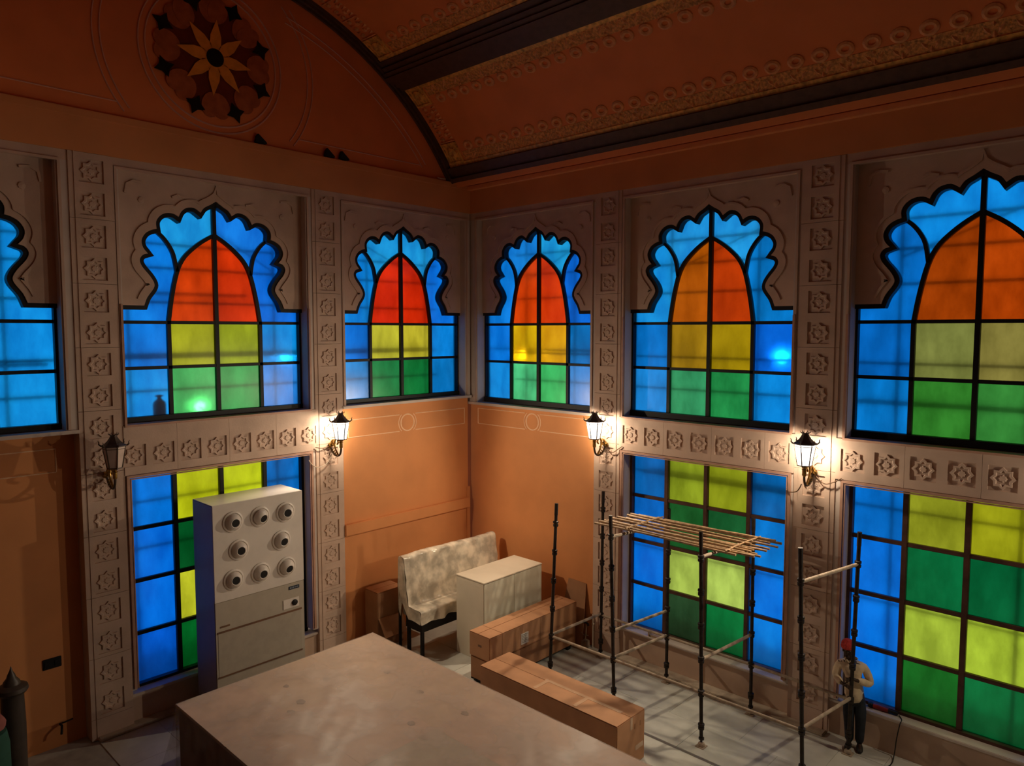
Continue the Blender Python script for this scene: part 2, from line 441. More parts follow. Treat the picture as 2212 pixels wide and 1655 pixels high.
def offset_curve(dist):
    full = [Vector((-p[0], p[1])) for p in HALF]+[Vector((p[0], p[1])) for p in reversed(HALF[:-1])]
    dense = []
    for a, b in zip(full[:-1], full[1:]): dense += [a.lerp(b, t/4) for t in range(4)]
    out = []
    for i in range(1, len(dense)-1):
        t = (dense[i+1]-dense[i-1])
        if t.length < 1e-6: continue
        t.normalize(); q = dense[i]+Vector((-t.y, t.x))*dist
        if min((q-d).length for d in dense) > dist*.97: out.append((q.x, q.y))
    out.sort(key=lambda p: (math.atan2(p[1]-7.9, p[0])+PI/2) % (2*PI))
    out = [p for p in reversed(out) if p[1] > 7.2]
    k = min(range(len(out)), key=lambda i: abs(out[i][0]))
    return [p for p in out if p[0] < -.09]+[(-.03, 9.13), (0, 9.24), (.03, 9.13)]+[p for p in out if p[0] > .09]
OFFS = offset_curve(.115)

def upper_window(n, side, c, cols, label):
    S = SIDES[side]; mp = S['mp']; w = bpy.data.objects.new('window_%d' % n, None); COL.objects.link(w); struct(w, label)
    ORG[w.name] = (0, 0, 0)
    sg = 1 if side == 'right' else -1                       # +1: picture-left is the smaller u
    L = lambda pts: [(c-sg*p[0], p[1]) for p in pts]        # left in the picture
    Rr = lambda pts: [(c+sg*p[0], p[1]) for p in pts]
    zb, z2 = S['zb'], S['z2']
    g0, g1 = .342, .35
    def pane(poly, col, nm='pane'):
        obj(nm, MB().prism(poly, g0, g1, mp), glass(col), w)
    crown = HALF[IB:]+[(0, 8.41)]+list(reversed(INNER[IR:-1]))+list(reversed(RIB[1:]))
    sidep = [(HW, 6.83), (HW, 7.11)]+HALF[:IB+1]+RIB[1:]+list(reversed(INNER[:IR]))
    red = INNER+[(0, 6.83)]
    pane(L(crown), cols['crown']); pane(Rr(crown), cols.get('crown2', cols['crown']))
    pane(L(sidep), cols['side']); pane(Rr(sidep), cols.get('side2', cols['side']))
    pane(L(red), cols['red'][0]); pane(Rr(red), cols['red'][1])
    xs = [-HW, -.85, 0, .85, HW]
    for r, (za, zc_) in enumerate(((z2, ZTR), (zb, z2))):
        for i in range(4):
            u0, u1 = c+sg*xs[i], c+sg*xs[i+1]
            pane([(u0, za), (u1, za), (u1, zc_), (u0, zc_)], cols['rows'][r][i])
    b0, b1 = .305, .375
    prof = [(c-p[0], p[1]) for p in HALF]+[(c+p[0], p[1]) for p in reversed(HALF[:-1])]
    full = [(c-HW-.02, zb), (c-HW-.02, ZLEDGE)]+prof+[(c+HW+.02, ZLEDGE), (c+HW+.02, zb)]
    obj('arch_frame', MB().ribbon(full[1:-1], .004, -.07, .222, .378, mp), BLACKST, w)
    fr = MB()
    fr.box(c-HW-.03, c-HW+.035, .27, .378, zb-.02, ZLEDGE, mp); fr.box(c+HW-.035, c+HW+.03, .27, .378, zb-.02, ZLEDGE, mp)
    fr.box(c-HW-.03, c+HW+.03, .25, .378, zb-.10, zb+.035, mp)
    obj('outer_frame', fr, BLACKST, w)
    innerf = [(c-p[0], p[1]) for p in INNER]+[(c+p[0], p[1]) for p in reversed(INNER[:-1])]
    obj('inner_arch_bar', MB().ribbon(innerf, -.032, .032, b0, b1, mp), BLACKST, w)
    for f in (L, Rr): obj('curved_bar', MB().ribbon(f(RIB), -.03, .03, b0, b1, mp), BLACKST, w)
    obj('mullion', MB().box(c-.036, c+.036, b0-.005, b1, zb, 8.98, mp), BLACKST, w)
    for q in (-.85, .85): obj('mullion', MB().box(c+q-.032, c+q+.032, b0, b1, zb, ZTR, mp), BLACKST, w)
    for z in (ZTR, z2): obj('transom', MB().box(c-HW, c+HW, b0, b1, z-.028, z+.028, mp), BLACKST, w)
    return w
B_ = (0, 112, 218)
rowB = lambda a, b, l=B_, r=B_: [l, a, b, r]
upper_window(1, 'left', 10.34, dict(crown=(12, 135, 232), side=(10, 130, 230), red=[(190, 45, 2), (190, 45, 2)],
    rows=[rowB((150, 150, 20), (150, 150, 20), r=(8, 128, 212)), rowB((30, 120, 50), (0, 95, 30), r=(10, 132, 212))]), 'stained glass arched window cut by the left edge')
upper_window(2, 'left', 6.08, dict(crown=(22, 140, 236), crown2=(14, 110, 222), side=(4, 112, 215), side2=(4, 98, 208), red=[(190, 50, 2), (196, 42, 2)],
    rows=[rowB((150, 148, 18), (140, 148, 16), l=(0, 108, 205), r=(4, 128, 214)), rowB((52, 158, 78), (36, 138, 64), l=(6, 128, 224), r=(30, 118, 205))]), 'arched stained glass window above the air conditioner')
upper_window(3, 'left', 1.84, dict(crown=(24, 142, 240), side=(6, 122, 222), side2=(6, 104, 215), red=[(200, 34, 2), (202, 34, 2)],
    rows=[rowB((182, 172, 42), (188, 172, 40), l=(0, 104, 205), r=(4, 118, 200)), rowB((20, 112, 54), (6, 102, 42), l=(26, 126, 196), r=(4, 104, 172))]), 'arched stained glass window left of the corner')
upper_window(4, 'right', 1.88, dict(crown=(18, 120, 212), crown2=(24, 146, 246), side=(6, 112, 205), side2=(4, 96, 205), red=[(212, 56, 2), (220, 52, 2)],
    rows=[rowB((228, 158, 6), (212, 142, 6), l=(4, 108, 212), r=(2, 104, 176)), rowB((70, 178, 112), (54, 172, 88), l=(16, 128, 212), r=(50, 128, 206))]), 'arched stained glass window right of the corner')
upper_window(5, 'right', 6.11, dict(crown=(26, 138, 232), side=(16, 134, 236), side2=(2, 108, 182), red=[(168, 76, 2), (172, 48, 2)],
    rows=[rowB((148, 108, 8), (150, 120, 4), l=(0, 100, 178), r=(2, 94, 208)), rowB((44, 136, 84), (26, 126, 60), l=(20, 124, 200), r=(4, 124, 208))]), 'arched stained glass window above the scaffold')
upper_window(6, 'right', 10.40, dict(crown=(6, 124, 212), side=(2, 100, 184), side2=(2, 100, 184), red=[(146, 52, 2), (160, 54, 2)],
    rows=[rowB((112, 114, 52), (124, 112, 50), l=(0, 88, 168), r=(0, 92, 170)), rowB((42, 112, 32), (46, 118, 44), l=(2, 108, 184), r=(2, 104, 180))]), 'large arched stained glass window at right above the workman')

def lower_window(n, side, c, cols, label):
    S = SIDES[side]; mp = S['mp']; w = bpy.data.objects.new('window_%d' % n, None); COL.objects.link(w); struct(w, label); ORG[w.name] = (0, 0, 0)
    sg = 1 if side == 'right' else -1
    zs = [4.27, 3.345, 2.42, 1.53, .62] if side == 'right' else [4.27, 3.30, 2.39, 1.47, .56]
    xs = [-HW, -.85, 0, .86, HW]
    for r in range(4):
        for i in range(4):
            u0, u1 = c+sg*xs[i], c+sg*xs[i+1]
            obj('pane', MB().prism([(u0, zs[r+1]), (u1, zs[r+1]), (u1, zs[r]), (u0, zs[r])], .342, .35, mp), glass(cols[r][i]), w)
    fm = BROWNST if side == 'right' else BLACKST
    for q in (-.85, 0, .86): obj('mullion', MB().box(c+sg*q-.04, c+sg*q+.04, .29, .375, zs[4], zs[0], mp), fm, w, bevel=.006)
    for z in zs[1:4]: obj('transom', MB().box(c-HW, c+HW, .30, .37, z-.032, z+.032, mp), fm, w, bevel=.006)
    fr = MB(); fr.box(c-HW-.03, c-HW+.05, .27, .378, zs[4]-.03, zs[0], mp); fr.box(c+HW-.05, c+HW+.03, .27, .378, zs[4]-.03, zs[0], mp)
    fr.box(c-HW, c+HW, .27, .378, zs[4]-.03, zs[4]+.03, mp); fr.box(c-HW, c+HW, .27, .378, zs[0]-.03, zs[0]+.03, mp)
    obj('outer_frame', fr, fm, w)
LB = (0, 96, 214)
lower_window(7, 'left', 6.08, [[(0, 104, 200), (176, 178, 14), (178, 184, 16), (0, 92, 168)], [(0, 100, 215), (0, 68, 24), (0, 68, 24), (0, 80, 160)],
    [(0, 98, 212), (184, 182, 34), (184, 182, 34), (0, 80, 160)], [(0, 82, 192), (2, 92, 30), (2, 80, 30), (0, 70, 150)]], 'tall stained glass window behind the air conditioner')
lower_window(8, 'right', 6.11, [[(2, 88, 160), (126, 138, 24), (130, 136, 18), (0, 90, 158)], [(0, 88, 172), (18, 78, 30), (14, 76, 34), (0, 108, 190)],
    [(0, 104, 218), (158, 176, 70), (164, 184, 78), (0, 104, 214)], [(0, 110, 222), (30, 58, 30), (0, 106, 48), (0, 112, 226)]], 'tall stained glass window behind the bamboo platform')
lower_window(9, 'right', 10.40, [[(0, 98, 184), (134, 136, 26), (140, 138, 14), (0, 98, 184)], [(0, 100, 200), (2, 92, 46), (0, 84, 42), (0, 98, 190)],
    [(0, 102, 210), (150, 168, 46), (158, 178, 44), (0, 102, 210)], [(0, 104, 214), (14, 92, 24), (2, 100, 48), (0, 104, 214)]], 'tall stained glass window beside the workman')

# ------------------------------------------------------------------ walls around the windows
for side, S in SIDES.items():
    mp = S['mp']; P = S['pil']; end = S['end']; sill = S['sill']
    wall = MB()
    wall.box(-BACK if side == 'right' else .06, P[0][0], .06, BACK, -.2, sill-.03, mp)              # corner bay below the sill
    if side == 'left': wall.box(P[1][1], end, .30, BACK, -.2, sill-.03, mp)                       # dim bay at far left
    else: wall.box(P[2][1], end, .06, BACK, 0, ZT, mp)
    wall.box(-BACK if side == 'right' else 0, end, 0, BACK, ZT+.001, 10.06, mp)
    wo = struct(obj('wall_'+side, wall, ORANGE), 'orange plastered wall on the %s with carved stone bays' % side)
    bays = [(-BACK if side == 'right' else .0, P[0][0], S['win'][0], True)]
    for i in range(len(P)-1): bays.append((P[i][1], P[i+1][0], S['win'][i+1], False))
    if side == 'left': bays.append((P[1][1], end, S['win'][2], True))
    for u0, u1, c, corner in bays:
        lo, hi = c-HW-.005, c+HW+.005
        zt = 9.30
        j = MB()
        for a, b in ((u0, lo), (hi, u1)):
            if b-a < .01: continue
            j.box(max(a, -BACK), b, .03, BACK, sill-.05, zt, mp)
            if not corner: j.box(a, b, .03, BACK, .62, ZL, mp)
        obj('jamb', j, REVEAL, wo)
        obj('lintel', MB().box(u0, u1, .03, BACK, zt, ZT-.001, mp), STONE, wo)
        # moulding round the bay
        m = MB(); o2 = .06
        m.ribbon([(lo-.045, sill+.02), (lo-.045, zt), (hi+.045, zt), (hi+.045, sill+.02)], -.02, .02, .005, .03, mp)
        obj('bay_moulding', m, STONE, wo)
        # cusped spandrel plate
        prof = [(c-p[0], p[1]) for p in HALF]+[(c+p[0], p[1]) for p in reversed(HALF[:-1])]
        poly = [(lo-.02, ZLEDGE), (c-1.29, ZLEDGE)]+prof[1:-1]+[(c+1.29, ZLEDGE), (hi+.02, ZLEDGE), (hi+.02, zt+.02), (lo-.02, zt+.02)]
        sp = obj('spandrel', MB().prism(poly, .2, .33, mp), STONE, wo)
        obj('scalloped_moulding', MB().ribbon([(c+p[0], p[1]) for p in OFFS], -.02, .02, .180, .2, mp), STONE, sp)
        for s in (-1, 1):
            for (aa, bb, ll) in ((1.46, 9.12, .16), (1.46, 9.12, -.16)):
                pass
            corner_m = MB().ribbon([(c+s*1.25, 9.14), (c+s*1.40, 9.16), (c+s*1.50, 9.10), (c+s*1.53, 8.95)], -.018, .018, .178, .2, mp)
            corner_m.lathe([(.001, .178), (.05, .185), (.055, .2)], 8, (0, 0, 0), 'y')
            for q in range(-24, 0):
                v = corner_m.v[q]; corner_m.v[q] = mp(v[0]+c+s*1.28, v[1], v[2]+8.86)
            corner_m.ribbon([(c+s*.55, 8.99), (c+s*.68, 9.02), (c+s*.78, 8.97)], -.014, .014, .18, .2, mp)
            obj('carved_leaf', corner_m, STONE, sp)
        # sloping sill of the upper window
        sl = MB(); sl.box(u0 if corner else lo-.03, u1 if corner else hi+.03, -.03 if corner else .0, .30, sill-.045 if corner else sill-.02, sill+.012, mp)
        obj('sill', sl, REVEAL, wo)
        if not corner:
            pl = MB(); zb = .60 if side == 'right' else .54
            pl.box(u0, u1, .10, BACK, -.2, zb-.05, mp)
            pn = obj('plinth', pl, STONE2, wo)
            sl = MB().box(u0+.0, u1, .055, .30, zb-.05, zb, mp)
            obj('window_sill', sl, REVEAL, wo, bevel=.008)
            # rose mouldings round both openings
            for (z0, z1, cl) in ((.66, ZL-.03, False), (sill-.005, sill+.0, True)):
                if not cl: pth = [(lo-.03, z0), (lo-.03, z1), (hi+.03, z1), (hi+.03, z0)]; mm = MB().ribbon(pth, -.022, .022, -.016, .03, mp); mm.ribbon(pth, -.052, -.036, -.006, .03, mp)
                else: pth = [(lo-.03, z0+2.0), (lo-.03, z0), (hi+.03, z0), (hi+.03, z0+2.0)]; mm = MB().ribbon(pth, -.018, .018, -.014, .03, mp)
                obj('opening_moulding', mm, MOULD, wo)
    S['wall'] = wo
# cornice, cove and stucco lines
cR = SIDES['right']['wall']; cL = SIDES['left']['wall']
obj('ledge_strip', MB().box(-.05, LX, -.12, .10, 9.985, 10.075, mpR), LEDGEM, cR, bevel=.01)
obj('ledge_strip', MB().box(.08, LY, -.03, .10, 9.985, 10.11, mpL), ORANGE, cL, bevel=.01)
cv = MB()
cvp = [(.05, 10.08), (-.10, 10.085), (-.30, 10.09), (-.50, 10.115), (-.535, 10.14), (-.535, 10.5), (.05, 10.5)]
cv.add([(x, y, z) for x in (-.3, LX) for y, z in cvp], [tuple(range(7)), tuple(range(13, 6, -1))]+[(i, (i+1) % 7, 7+(i+1) % 7, 7+i) for i in range(7)])
obj('cove', cv, TERRA, cR)
def stucco_band(wall, mp, a, b, c):
    t = .011
    z0, z1 = 4.455, 4.825; r = .185
    for zz in (z0, z1):
        for x0, x1 in ((a, c-.225), (c+.225, b)):
            obj('stucco_line', MB().tube([mp(x0, .058, zz), mp(x1, .058, zz)], t, 6), STUCCO, wall)
    for x in (a, b): obj('stucco_line', MB().tube([mp(x, .058, z0), mp(x, .058, z1)], t, 6), STUCCO, wall)
    ring = [mp(c+r*math.cos(2*PI*i/32), .058, 4.64+r*math.sin(2*PI*i/32)) for i in range(33)]
    obj('stucco_ring', MB().tube(ring, .016, 6), STUCCO, wall, smooth=True)
    for s in (-1, 1):
        arc = [mp(c+s*.245*math.cos(t_), .058, 4.64+.245*math.sin(t_)) for t_ in [math.radians(q) for q in range(-48, 49, 8)]]
        obj('stucco_line', MB().tube(arc, t, 6), STUCCO, wall)
stucco_band(cL, mpL, .17, 3.47, 1.906)
stucco_band(cR, mpR, .185, 3.56, 1.936)
stucco_band(cL, lambda u, d, z: mpL(u, d+.24, z), 8.75, 12.1, 10.34)
obj('plaster_band', MB().box(.06, 3.624, -.03, .07, 2.40, 2.64, mpL), ORANGE, cL, bevel=.012)
obj('corner_conduit', MB().box(.0, .12, .035, .07, 0, 2.9, mpL), ORANGE, cL, bevel=.01)
obj('baseboard_right', MB().box(4.34, 8.56, -.16, .11, 0, .045, mpR), KERB, bevel=.012)
struct(bpy.data.objects['baseboard_right'], 'dusty raised kerb along the foot of the right wall')
obj('baseboard_left', MB().box(3.63, 8.4, -.10, .11, 0, .06, mpL), KERB, bevel=.012)
struct(bpy.data.objects['baseboard_left'], 'dim kerb along the foot of the left wall')

# ------------------------------------------------------------------ lunette and vault
YC, ZC, RV = -6.1, 6.73, 6.53
A0, A1 = math.radians(31.5), math.radians(148.5)
lun = MB()
arc = [(-(YC+(RV-.05)*math.cos(A0+(A1-A0)*i/48)), ZC+(RV-.05)*math.sin(A0+(A1-A0)*i/48)) for i in range(49)]
lun.prism([(arc[0][0], 10.05)]+arc+[(arc[-1][0], 10.05)], .06, .3, mpL)
lu = struct(obj('wall_lunette', lun, TERRA), 'terracotta lunette under the vault with round flower window')
ring = lambda r, n=64, c=(6.11, 11.45): [mpL(c[0]+r*math.cos(2*PI*i/n), .058, c[1]+r*math.sin(2*PI*i/n)) for i in range(n+1)]
for r in (1.16, 1.27): obj('stucco_ring', MB().tube(ring(r), .017, 6), STUCCO2, lu, smooth=True)
for r in (1.84, 1.95):
    for s in (-1, 1):
        pts = []
        for i in range(31):
            a = math.radians(-39+i*(1.0 if r > 1.9 else 1.0)*104/30)
            u, z = 6.11+s*r*math.cos(a), 11.45+r*math.sin(a)
            if z > 10.2 and math.hypot(u-6.1, z-ZC) < RV-.35: pts.append(mpL(u, .058, z))
        obj('stucco_line', MB().tube(pts, .014, 6), STUCCO2, lu, smooth=True)
for s in (-1, 1):
    for rr in (6.02, 5.90):
        pts = [mpL(6.1+s*rr*math.cos(a), .058, ZC+rr*math.sin(a)) for a in [math.radians(37.5+i*1.5) for i in range(27)]]
        obj('stucco_line', MB().tube(pts, .013, 6), STUCCO2, lu, smooth=True)
    obj('stucco_line', MB().tube([mpL(6.1+s*1.62, .058, 10.36), mpL(6.1+s*4.62, .058, 10.36)], .013, 6), STUCCO2, lu)
# flower window in the lunette
fw = bpy.data.objects.new('window_10', None); COL.objects.link(fw); struct(fw, 'round flower rosette window high in the lunette'); ORG[fw.name] = (0, 0, 0)
PET = mat('dark_red_petal', (.50, .14, .05), .35, var=.15); PET2 = mat('amber_petal', (.95, .38, .05), .35, var=.1); PETB = mat('dark_blue_black_glass', (.006, .009, .010), .3); PETR = mat('deep_red_glass', (.20, .035, .015), .35)
fc = (6.11, 11.45)
def fpoly(pts, d0, d1, m, nm): obj(nm, MB().prism([(fc[0]+p[0], fc[1]+p[1]) for p in pts], d0, d1, mpL), m, fw)
fpoly([(.98*math.cos(2*PI*i/32), .98*math.sin(2*PI*i/32)) for i in range(32)], .046, .062, PETR, 'backing_pane')
for k in range(8):
    a = 2*PI*k/8+PI/8
    ca, sa = math.cos(a), math.sin(a); T = lambda p: (p[0]*ca-p[1]*sa, p[0]*sa+p[1]*ca)
    dia = []
    cor = [(1.12, 0), (.94, .175), (.76, 0), (.94, -.175)]
    for i in range(4):
        p, q = Vector(cor[i]), Vector(cor[(i+1) % 4]); mid = (p+q)/2; mid = mid+(Vector((.94, 0))-mid)*.28
        dia += [tuple(p), tuple(mid)]
    fpoly([T(p) for p in dia], .022, .036, PETB, 'diamond_pane')
    for s in (-1, 1):
        e = [T((.79+.225*math.cos(t)*1.0, s*.20+.175*math.sin(t))) for t in [2*PI*i/18 for i in range(18)]]
        b2 = a+s*.0
        fpoly([((x*math.cos(s*.05)-y*math.sin(s*.05)), (x*math.sin(s*.05)+y*math.cos(s*.05))) for x, y in e], .030+.004*s, .046, PET, 'round_petal')
for k in range(8):
    a = 2*PI*k/8+math.radians(4)
    ca, sa = math.cos(a), math.sin(a)
    pe = [(.12, -.05), (.22, -.10), (.38, -.095), (.66, 0), (.38, .095), (.22, .10), (.12, .05)]
    fpoly([(p[0]*ca-p[1]*sa, p[0]*sa+p[1]*ca) for p in pe], .014, .030, PET2, 'pointed_petal')
fpoly([(.155*math.cos(2*PI*i/24), .155*math.sin(2*PI*i/24)) for i in range(24)], .006, .03, PETB, 'centre_pane')

def vp(x, ang, h=0):      # point on the vault, h towards the room
    a = math.radians(ang); return (x, YC+(RV-h)*math.cos(a), ZC+(RV-h)*math.sin(a))
ce = MB()
ce.grid(1, 60, lambda u, v: vp(-.25+u*(LX+.5), 30+120*v))
ce.grid(1, 60, lambda u, v: vp(-.25+u*(LX+.5), 30+120*v, -.25))
ceil_o = struct(obj('ceiling', ce, TERRA, smooth=True), 'terracotta barrel vault with relief borders and dark ribs')
def arcband(a0, a1, x0, x1, h0, h1, steps=6):
    mb = MB(); vs = []
    for i in range(steps+1):
        a = a0+(a1-a0)*i/steps
        vs += [vp(x0, a, h0), vp(x1, a, h0), vp(x1, a, h1), vp(x0, a, h1)]
    fs = [(i*4+k, i*4+4+k, i*4+4+(k+1) % 4, i*4+(k+1) % 4) for i in range(steps) for k in range(4)]+[(0, 1, 2, 3), (steps*4+3, steps*4+2, steps*4+1, steps*4)]
    return mb.add(vs, fs)
def band_to(mb, *a): b = arcband(*a); mb.add(b.v, b.f)
# dark mouldings: along the spring, the ribs, and the arc against the lunette
sm = MB(); band_to(sm, 31.3, 32.2, 0, LX, .0, .10, 2); band_to(sm, 32.2, 33.3, 0, LX, 0, .05, 2); band_to(sm, 33.3, 34.3, 0, LX, 0, .085, 2)
so = obj('spring_moulding', sm, DARKWOOD, ceil_o)
bead = mesh_of(MB().lathe([(.001, 0), (.014, .003), (.016, .012), (.001, .02)], 6), 'moulding_bead', GOLD)
for i in range(26): inst('moulding_bead', bead, so, vp(.6+i*.45, 32.75, .05), (math.radians(-57), 0, 0))
for c0 in (51.4, 75.1, 98.3, 121.9):
    rb = MB(); w = 6.6
    for q, (f0, f1, h) in enumerate([(0, .16, .05), (.16, .30, .09), (.30, .42, .12), (.42, .58, .15), (.58, .70, .12), (.70, .84, .09), (.84, 1, .05)]):
        band_to(rb, c0+w*f0, c0+w*f1, 0, LX, 0, h, 2)
    obj('vault_rib', rb, DARKWOOD, ceil_o)
am = MB()
rings = [(6.37, 6.42, .0), (6.42, 6.48, .06), (6.48, 6.56, .10)]
for r0, r1, xx in rings:
    n = 60; vs = []
    for i in range(n+1):
        a = math.radians(31.2+117.6*i/n); c_, s_ = math.cos(a), math.sin(a)
        for r, x in ((r0, -.05), (r0, xx), (r1, xx), (r1, -.05)): vs.append((x, YC+r*c_, ZC+r*s_))
    am.add(vs, [(i*4+k, i*4+4+k, i*4+4+(k+1) % 4, i*4+(k+1) % 4) for i in range(n) for k in range(4)])
obj('arc_moulding', am, DARKWOOD, ceil_o)
# relief border units; local frame: x along the hall, y up the arc, z into the room
def lotus():
    mb = MB()
    def tor(cx, cy, rx, ry, r, n=14, m=5):
        vs = []
        for i in range(n):
            t = 2*PI*i/n
            for k in range(m):
                p = PI*k/(m-1); vs.append((cx+(rx+r*math.cos(p))*math.cos(t), cy+(ry+r*math.cos(p))*math.sin(t), r*1.0*math.sin(p)))
        mb.add(vs, [(i*m+k, i*m+k+1, ((i+1) % n)*m+k+1, ((i+1) % n)*m+k) for i in range(n) for k in range(m-1)])
    tor(0, .405, .092, .072, .046)
    mb.add([(-.03, .49, 0), (.03, .49, 0), (0, .57, .0), (0, .50, .035)], [(0, 1, 3), (1, 2, 3), (2, 0, 3)])
    def leaf(x0, y0, x1, y1, w, h):
        d = Vector((x1-x0, y1-y0)); n = Vector((-d.y, d.x)).normalized()*w; mx, my = x0+d.x*.45, y0+d.y*.45
        mb.add([(x0, y0, 0), (mx+n.x, my+n.y, 0), (x1, y1, 0), (mx-n.x, my-n.y, 0), (mx, my, h)], [(0, 1, 4), (1, 2, 4), (2, 3, 4), (3, 0, 4)])
    leaf(0, .20, 0, .31, .05, .04); leaf(-.02, .10, -.15, .27, .045, .035); leaf(.02, .10, .15, .27, .045, .035)
    leaf(-.01, .04, -.17, .10, .04, .03); leaf(.01, .04, .17, .10, .04, .03); leaf(0, .03, 0, .19, .045, .045)
    return mesh_of(mb, 'lotus_relief', RELIEF)
LOT = lotus()
def on_vault(nm, me, x, ang, flip=False, par=ceil_o):
    a = math.radians(ang)
    T = Vector((0, -math.sin(a), math.cos(a))); N = Vector((0, -math.cos(a), -math.sin(a))); X = Vector((1, 0, 0))
    if flip: T = -T; X = -X
    m = Matrix((X, T, N)).transposed().to_4x4(); m.translation = Vector(vp(x, ang, 0))
    if m.to_3x3().determinant() < 0: X = -X; m = Matrix((X, T, N)).transposed().to_4x4(); m.translation = Vector(vp(x, ang, 0))
    o = bpy.data.objects.new(nm, me); COL.objects.link(o); o.parent = par; o.matrix_local = m; ORG[o.name] = (0, 0, 0); return o
for i in range(33): on_vault('lotus_relief', LOT, .93+.36*i, 34.3)
for i in range(25): on_vault('lotus_relief', LOT, .93+.36*i, 51.4, True)
for i in range(16): on_vault('lotus_relief', LOT, .93+.36*i, 58.0)
bb = MB()
for a0, a1 in ((35.0, 36.9), (48.8, 50.7), (58.7, 60.6)): band_to(bb, a0, a1, .66, LX, 0, .008, 3)
obj('gilded_border_band', bb, BANDM, ceil_o)
bs = MB()
for a0, a1 in ((34.3, 35.0), (50.7, 51.4), (58.0, 58.7)): band_to(bs, a0, a1, .12, LX, 0, .03, 2)
obj('gilded_border_strip', bs, GOLD, ceil_o)
def gold_sq():
    mb = MB(); h = .035
    for a in (-.24, .20): mb.box(a, a+.04, -.24, .24, 0, h); mb.box(-.20, .20, a, a+.04, 0, h)
    mb.lathe([(.13, 0), (.13, .04), (.07, .06), (.02, .03)], 12)
    for k in range(8):
        t = PI*k/4; c_, s_ = math.cos(t), math.sin(t)
        mb.add([(c_*.10-s_*.035, s_*.10+c_*.035, .0), (c_*.19, s_*.19, 0), (c_*.10+s_*.035, s_*.10-c_*.035, 0), (c_*.13, s_*.13, .05)], [(0, 1, 3), (1, 2, 3), (2, 0, 3)])
    mb.box(-.24, .24, -.24, .24, -.01, .012)
    return mesh_of(mb, 'gilded_corner_square', GOLD)
GS = gold_sq()
for a in (37.0, 49.4, 60.6): on_vault('gilded_corner_square', GS, .38, a)
def leaf_block():
    mb = MB()
    mb.box(-.22, .22, -.26, -.24, 0, .03); mb.box(-.22, .22, .24, .26, 0, .03)
    for q in range(5):
        y = -.18+.09*q
        mb.lathe([(.05, 0), (.045, .025), (.01, .045)], 7, (-.10+.16*(q % 2), y, 0))
        mb.add([(-.2, y-.03, 0), (-.05, y, 0), (-.2, y+.03, 0), (-.13, y, .04)], [(0, 1, 3), (1, 2, 3), (2, 0, 3)])
        mb.add([(.2, y-.03, 0), (.05, y, 0), (.2, y+.03, 0), (.13, y, .04)], [(0, 1, 3), (1, 2, 3), (2, 0, 3)])
    return mesh_of(mb, 'leaf_relief', RELIEF)
LBK = leaf_block()
for a in (41.6, 45.0, 65.2, 69.6, 74.0): on_vault('leaf_relief', LBK, .40, a)

# ------------------------------------------------------------------ outside: terrace, scaffold, floodlights seen through the glass
og = MB(); og.box(-3.2, 14, .5, 3.0, -.35, -.2); og.box(-3.2, -.5, -13.5, .5, -.35, -.2)
struct(obj('floor_terrace', og, OUTG), 'pale terrace outside the windows')
def out_scaffold(side, us, zs, planks, label):
    mp = SIDES[side]['mp']; t = thing('outside_scaffold', label, 'scaffold', mp(us[0], 1.05, -.2))
    for u in us:
        obj('standard', MB().cyl(mp(u, 1.05, -.2), mp(u, 1.05, 10), .03, n=6), OUTM, t)
    for z in zs: obj('ledger', MB().cyl(mp(us[0]-.3, 1.0, z), mp(us[-1]+.3, 1.0, z), .025, n=6), OUTM, t)
    for z, a, b in planks: obj('plank', MB().box(a, b, 1.1, 1.5, z, z+.05, mp), OUTM, t)
    for i, u in enumerate(us[:-1]):
        if i % 2 == 0: obj('brace', MB().cyl(mp(u, 1.1, 7.9), mp(us[i+1], 1.1, 8.6), .02, n=6), OUTM, t)
out_scaffold('right', [.86, 2.35, 4.86, 6.72, 9.15, 10.95], [8.5, 8.02, 7.45, 6.15, 5.5, 3.72, 2.1], [(6.2, -.5, 3.0), (3.65, 4.2, 8.4), (5.45, 8.5, 12)], 'dark tube scaffold outside the right-hand windows')
out_scaffold('left', [.55, 2.25, 4.55, 5.75, 7.35, 9.2, 10.9], [8.25, 7.82, 7.2, 6.2, 5.6, 3.6, 2.75, 1.2], [(6.22, .3, 7.8), (7.35, 5.1, 6.9), (6.1, 8.6, 10.8)], 'dark tube scaffold outside the left-hand windows')
def flood(side, u, z, d, r, label):
    mp = SIDES[side]['mp']; b = mp(u, d, z); t = thing('work_floodlight', label, 'floodlight', b, 'work floodlights outside the glass')
    ax = 'y' if side == 'right' else 'x'
    obj('lamp_face', MB().prism([(u+r*math.cos(2*PI*i/20), z+r*math.sin(2*PI*i/20)) for i in range(20)], d-.01, d, mp), FLOODE, t)
    obj('housing', MB().prism([(u+(r+.03)*math.cos(2*PI*i/20), z+(r+.03)*math.sin(2*PI*i/20)) for i in range(20)], d+.003, d+.12, mp), OUTM, t)
    obj('clamp_arm', MB().cyl(mp(u, d+.05, z), mp(u, 1.05, z-.15), .015, n=6), OUTM, t)
flood('left', 5.85, 5.18, 1.7, .10, 'work floodlight glowing behind the green pane above the air conditioner')
flood('left', 3.96, 6.15, 1.7, .10, 'work floodlight glowing behind blue glass right of the yellow panes')
flood('right', 0.15, 6.08, 1.7, .11, 'work floodlight glowing behind the amber pane right of the corner')
flood('right', 6.92, 6.18, 1.7, .13, 'work floodlight glowing behind blue glass above the scaffold')
bt = thing('water_bottle', 'plastic water bottle standing outside behind blue glass', 'bottle', (-.52, -7.06, 5.0))
BOT = mat('bottle_plastic', (.10, .14, .2), .3)
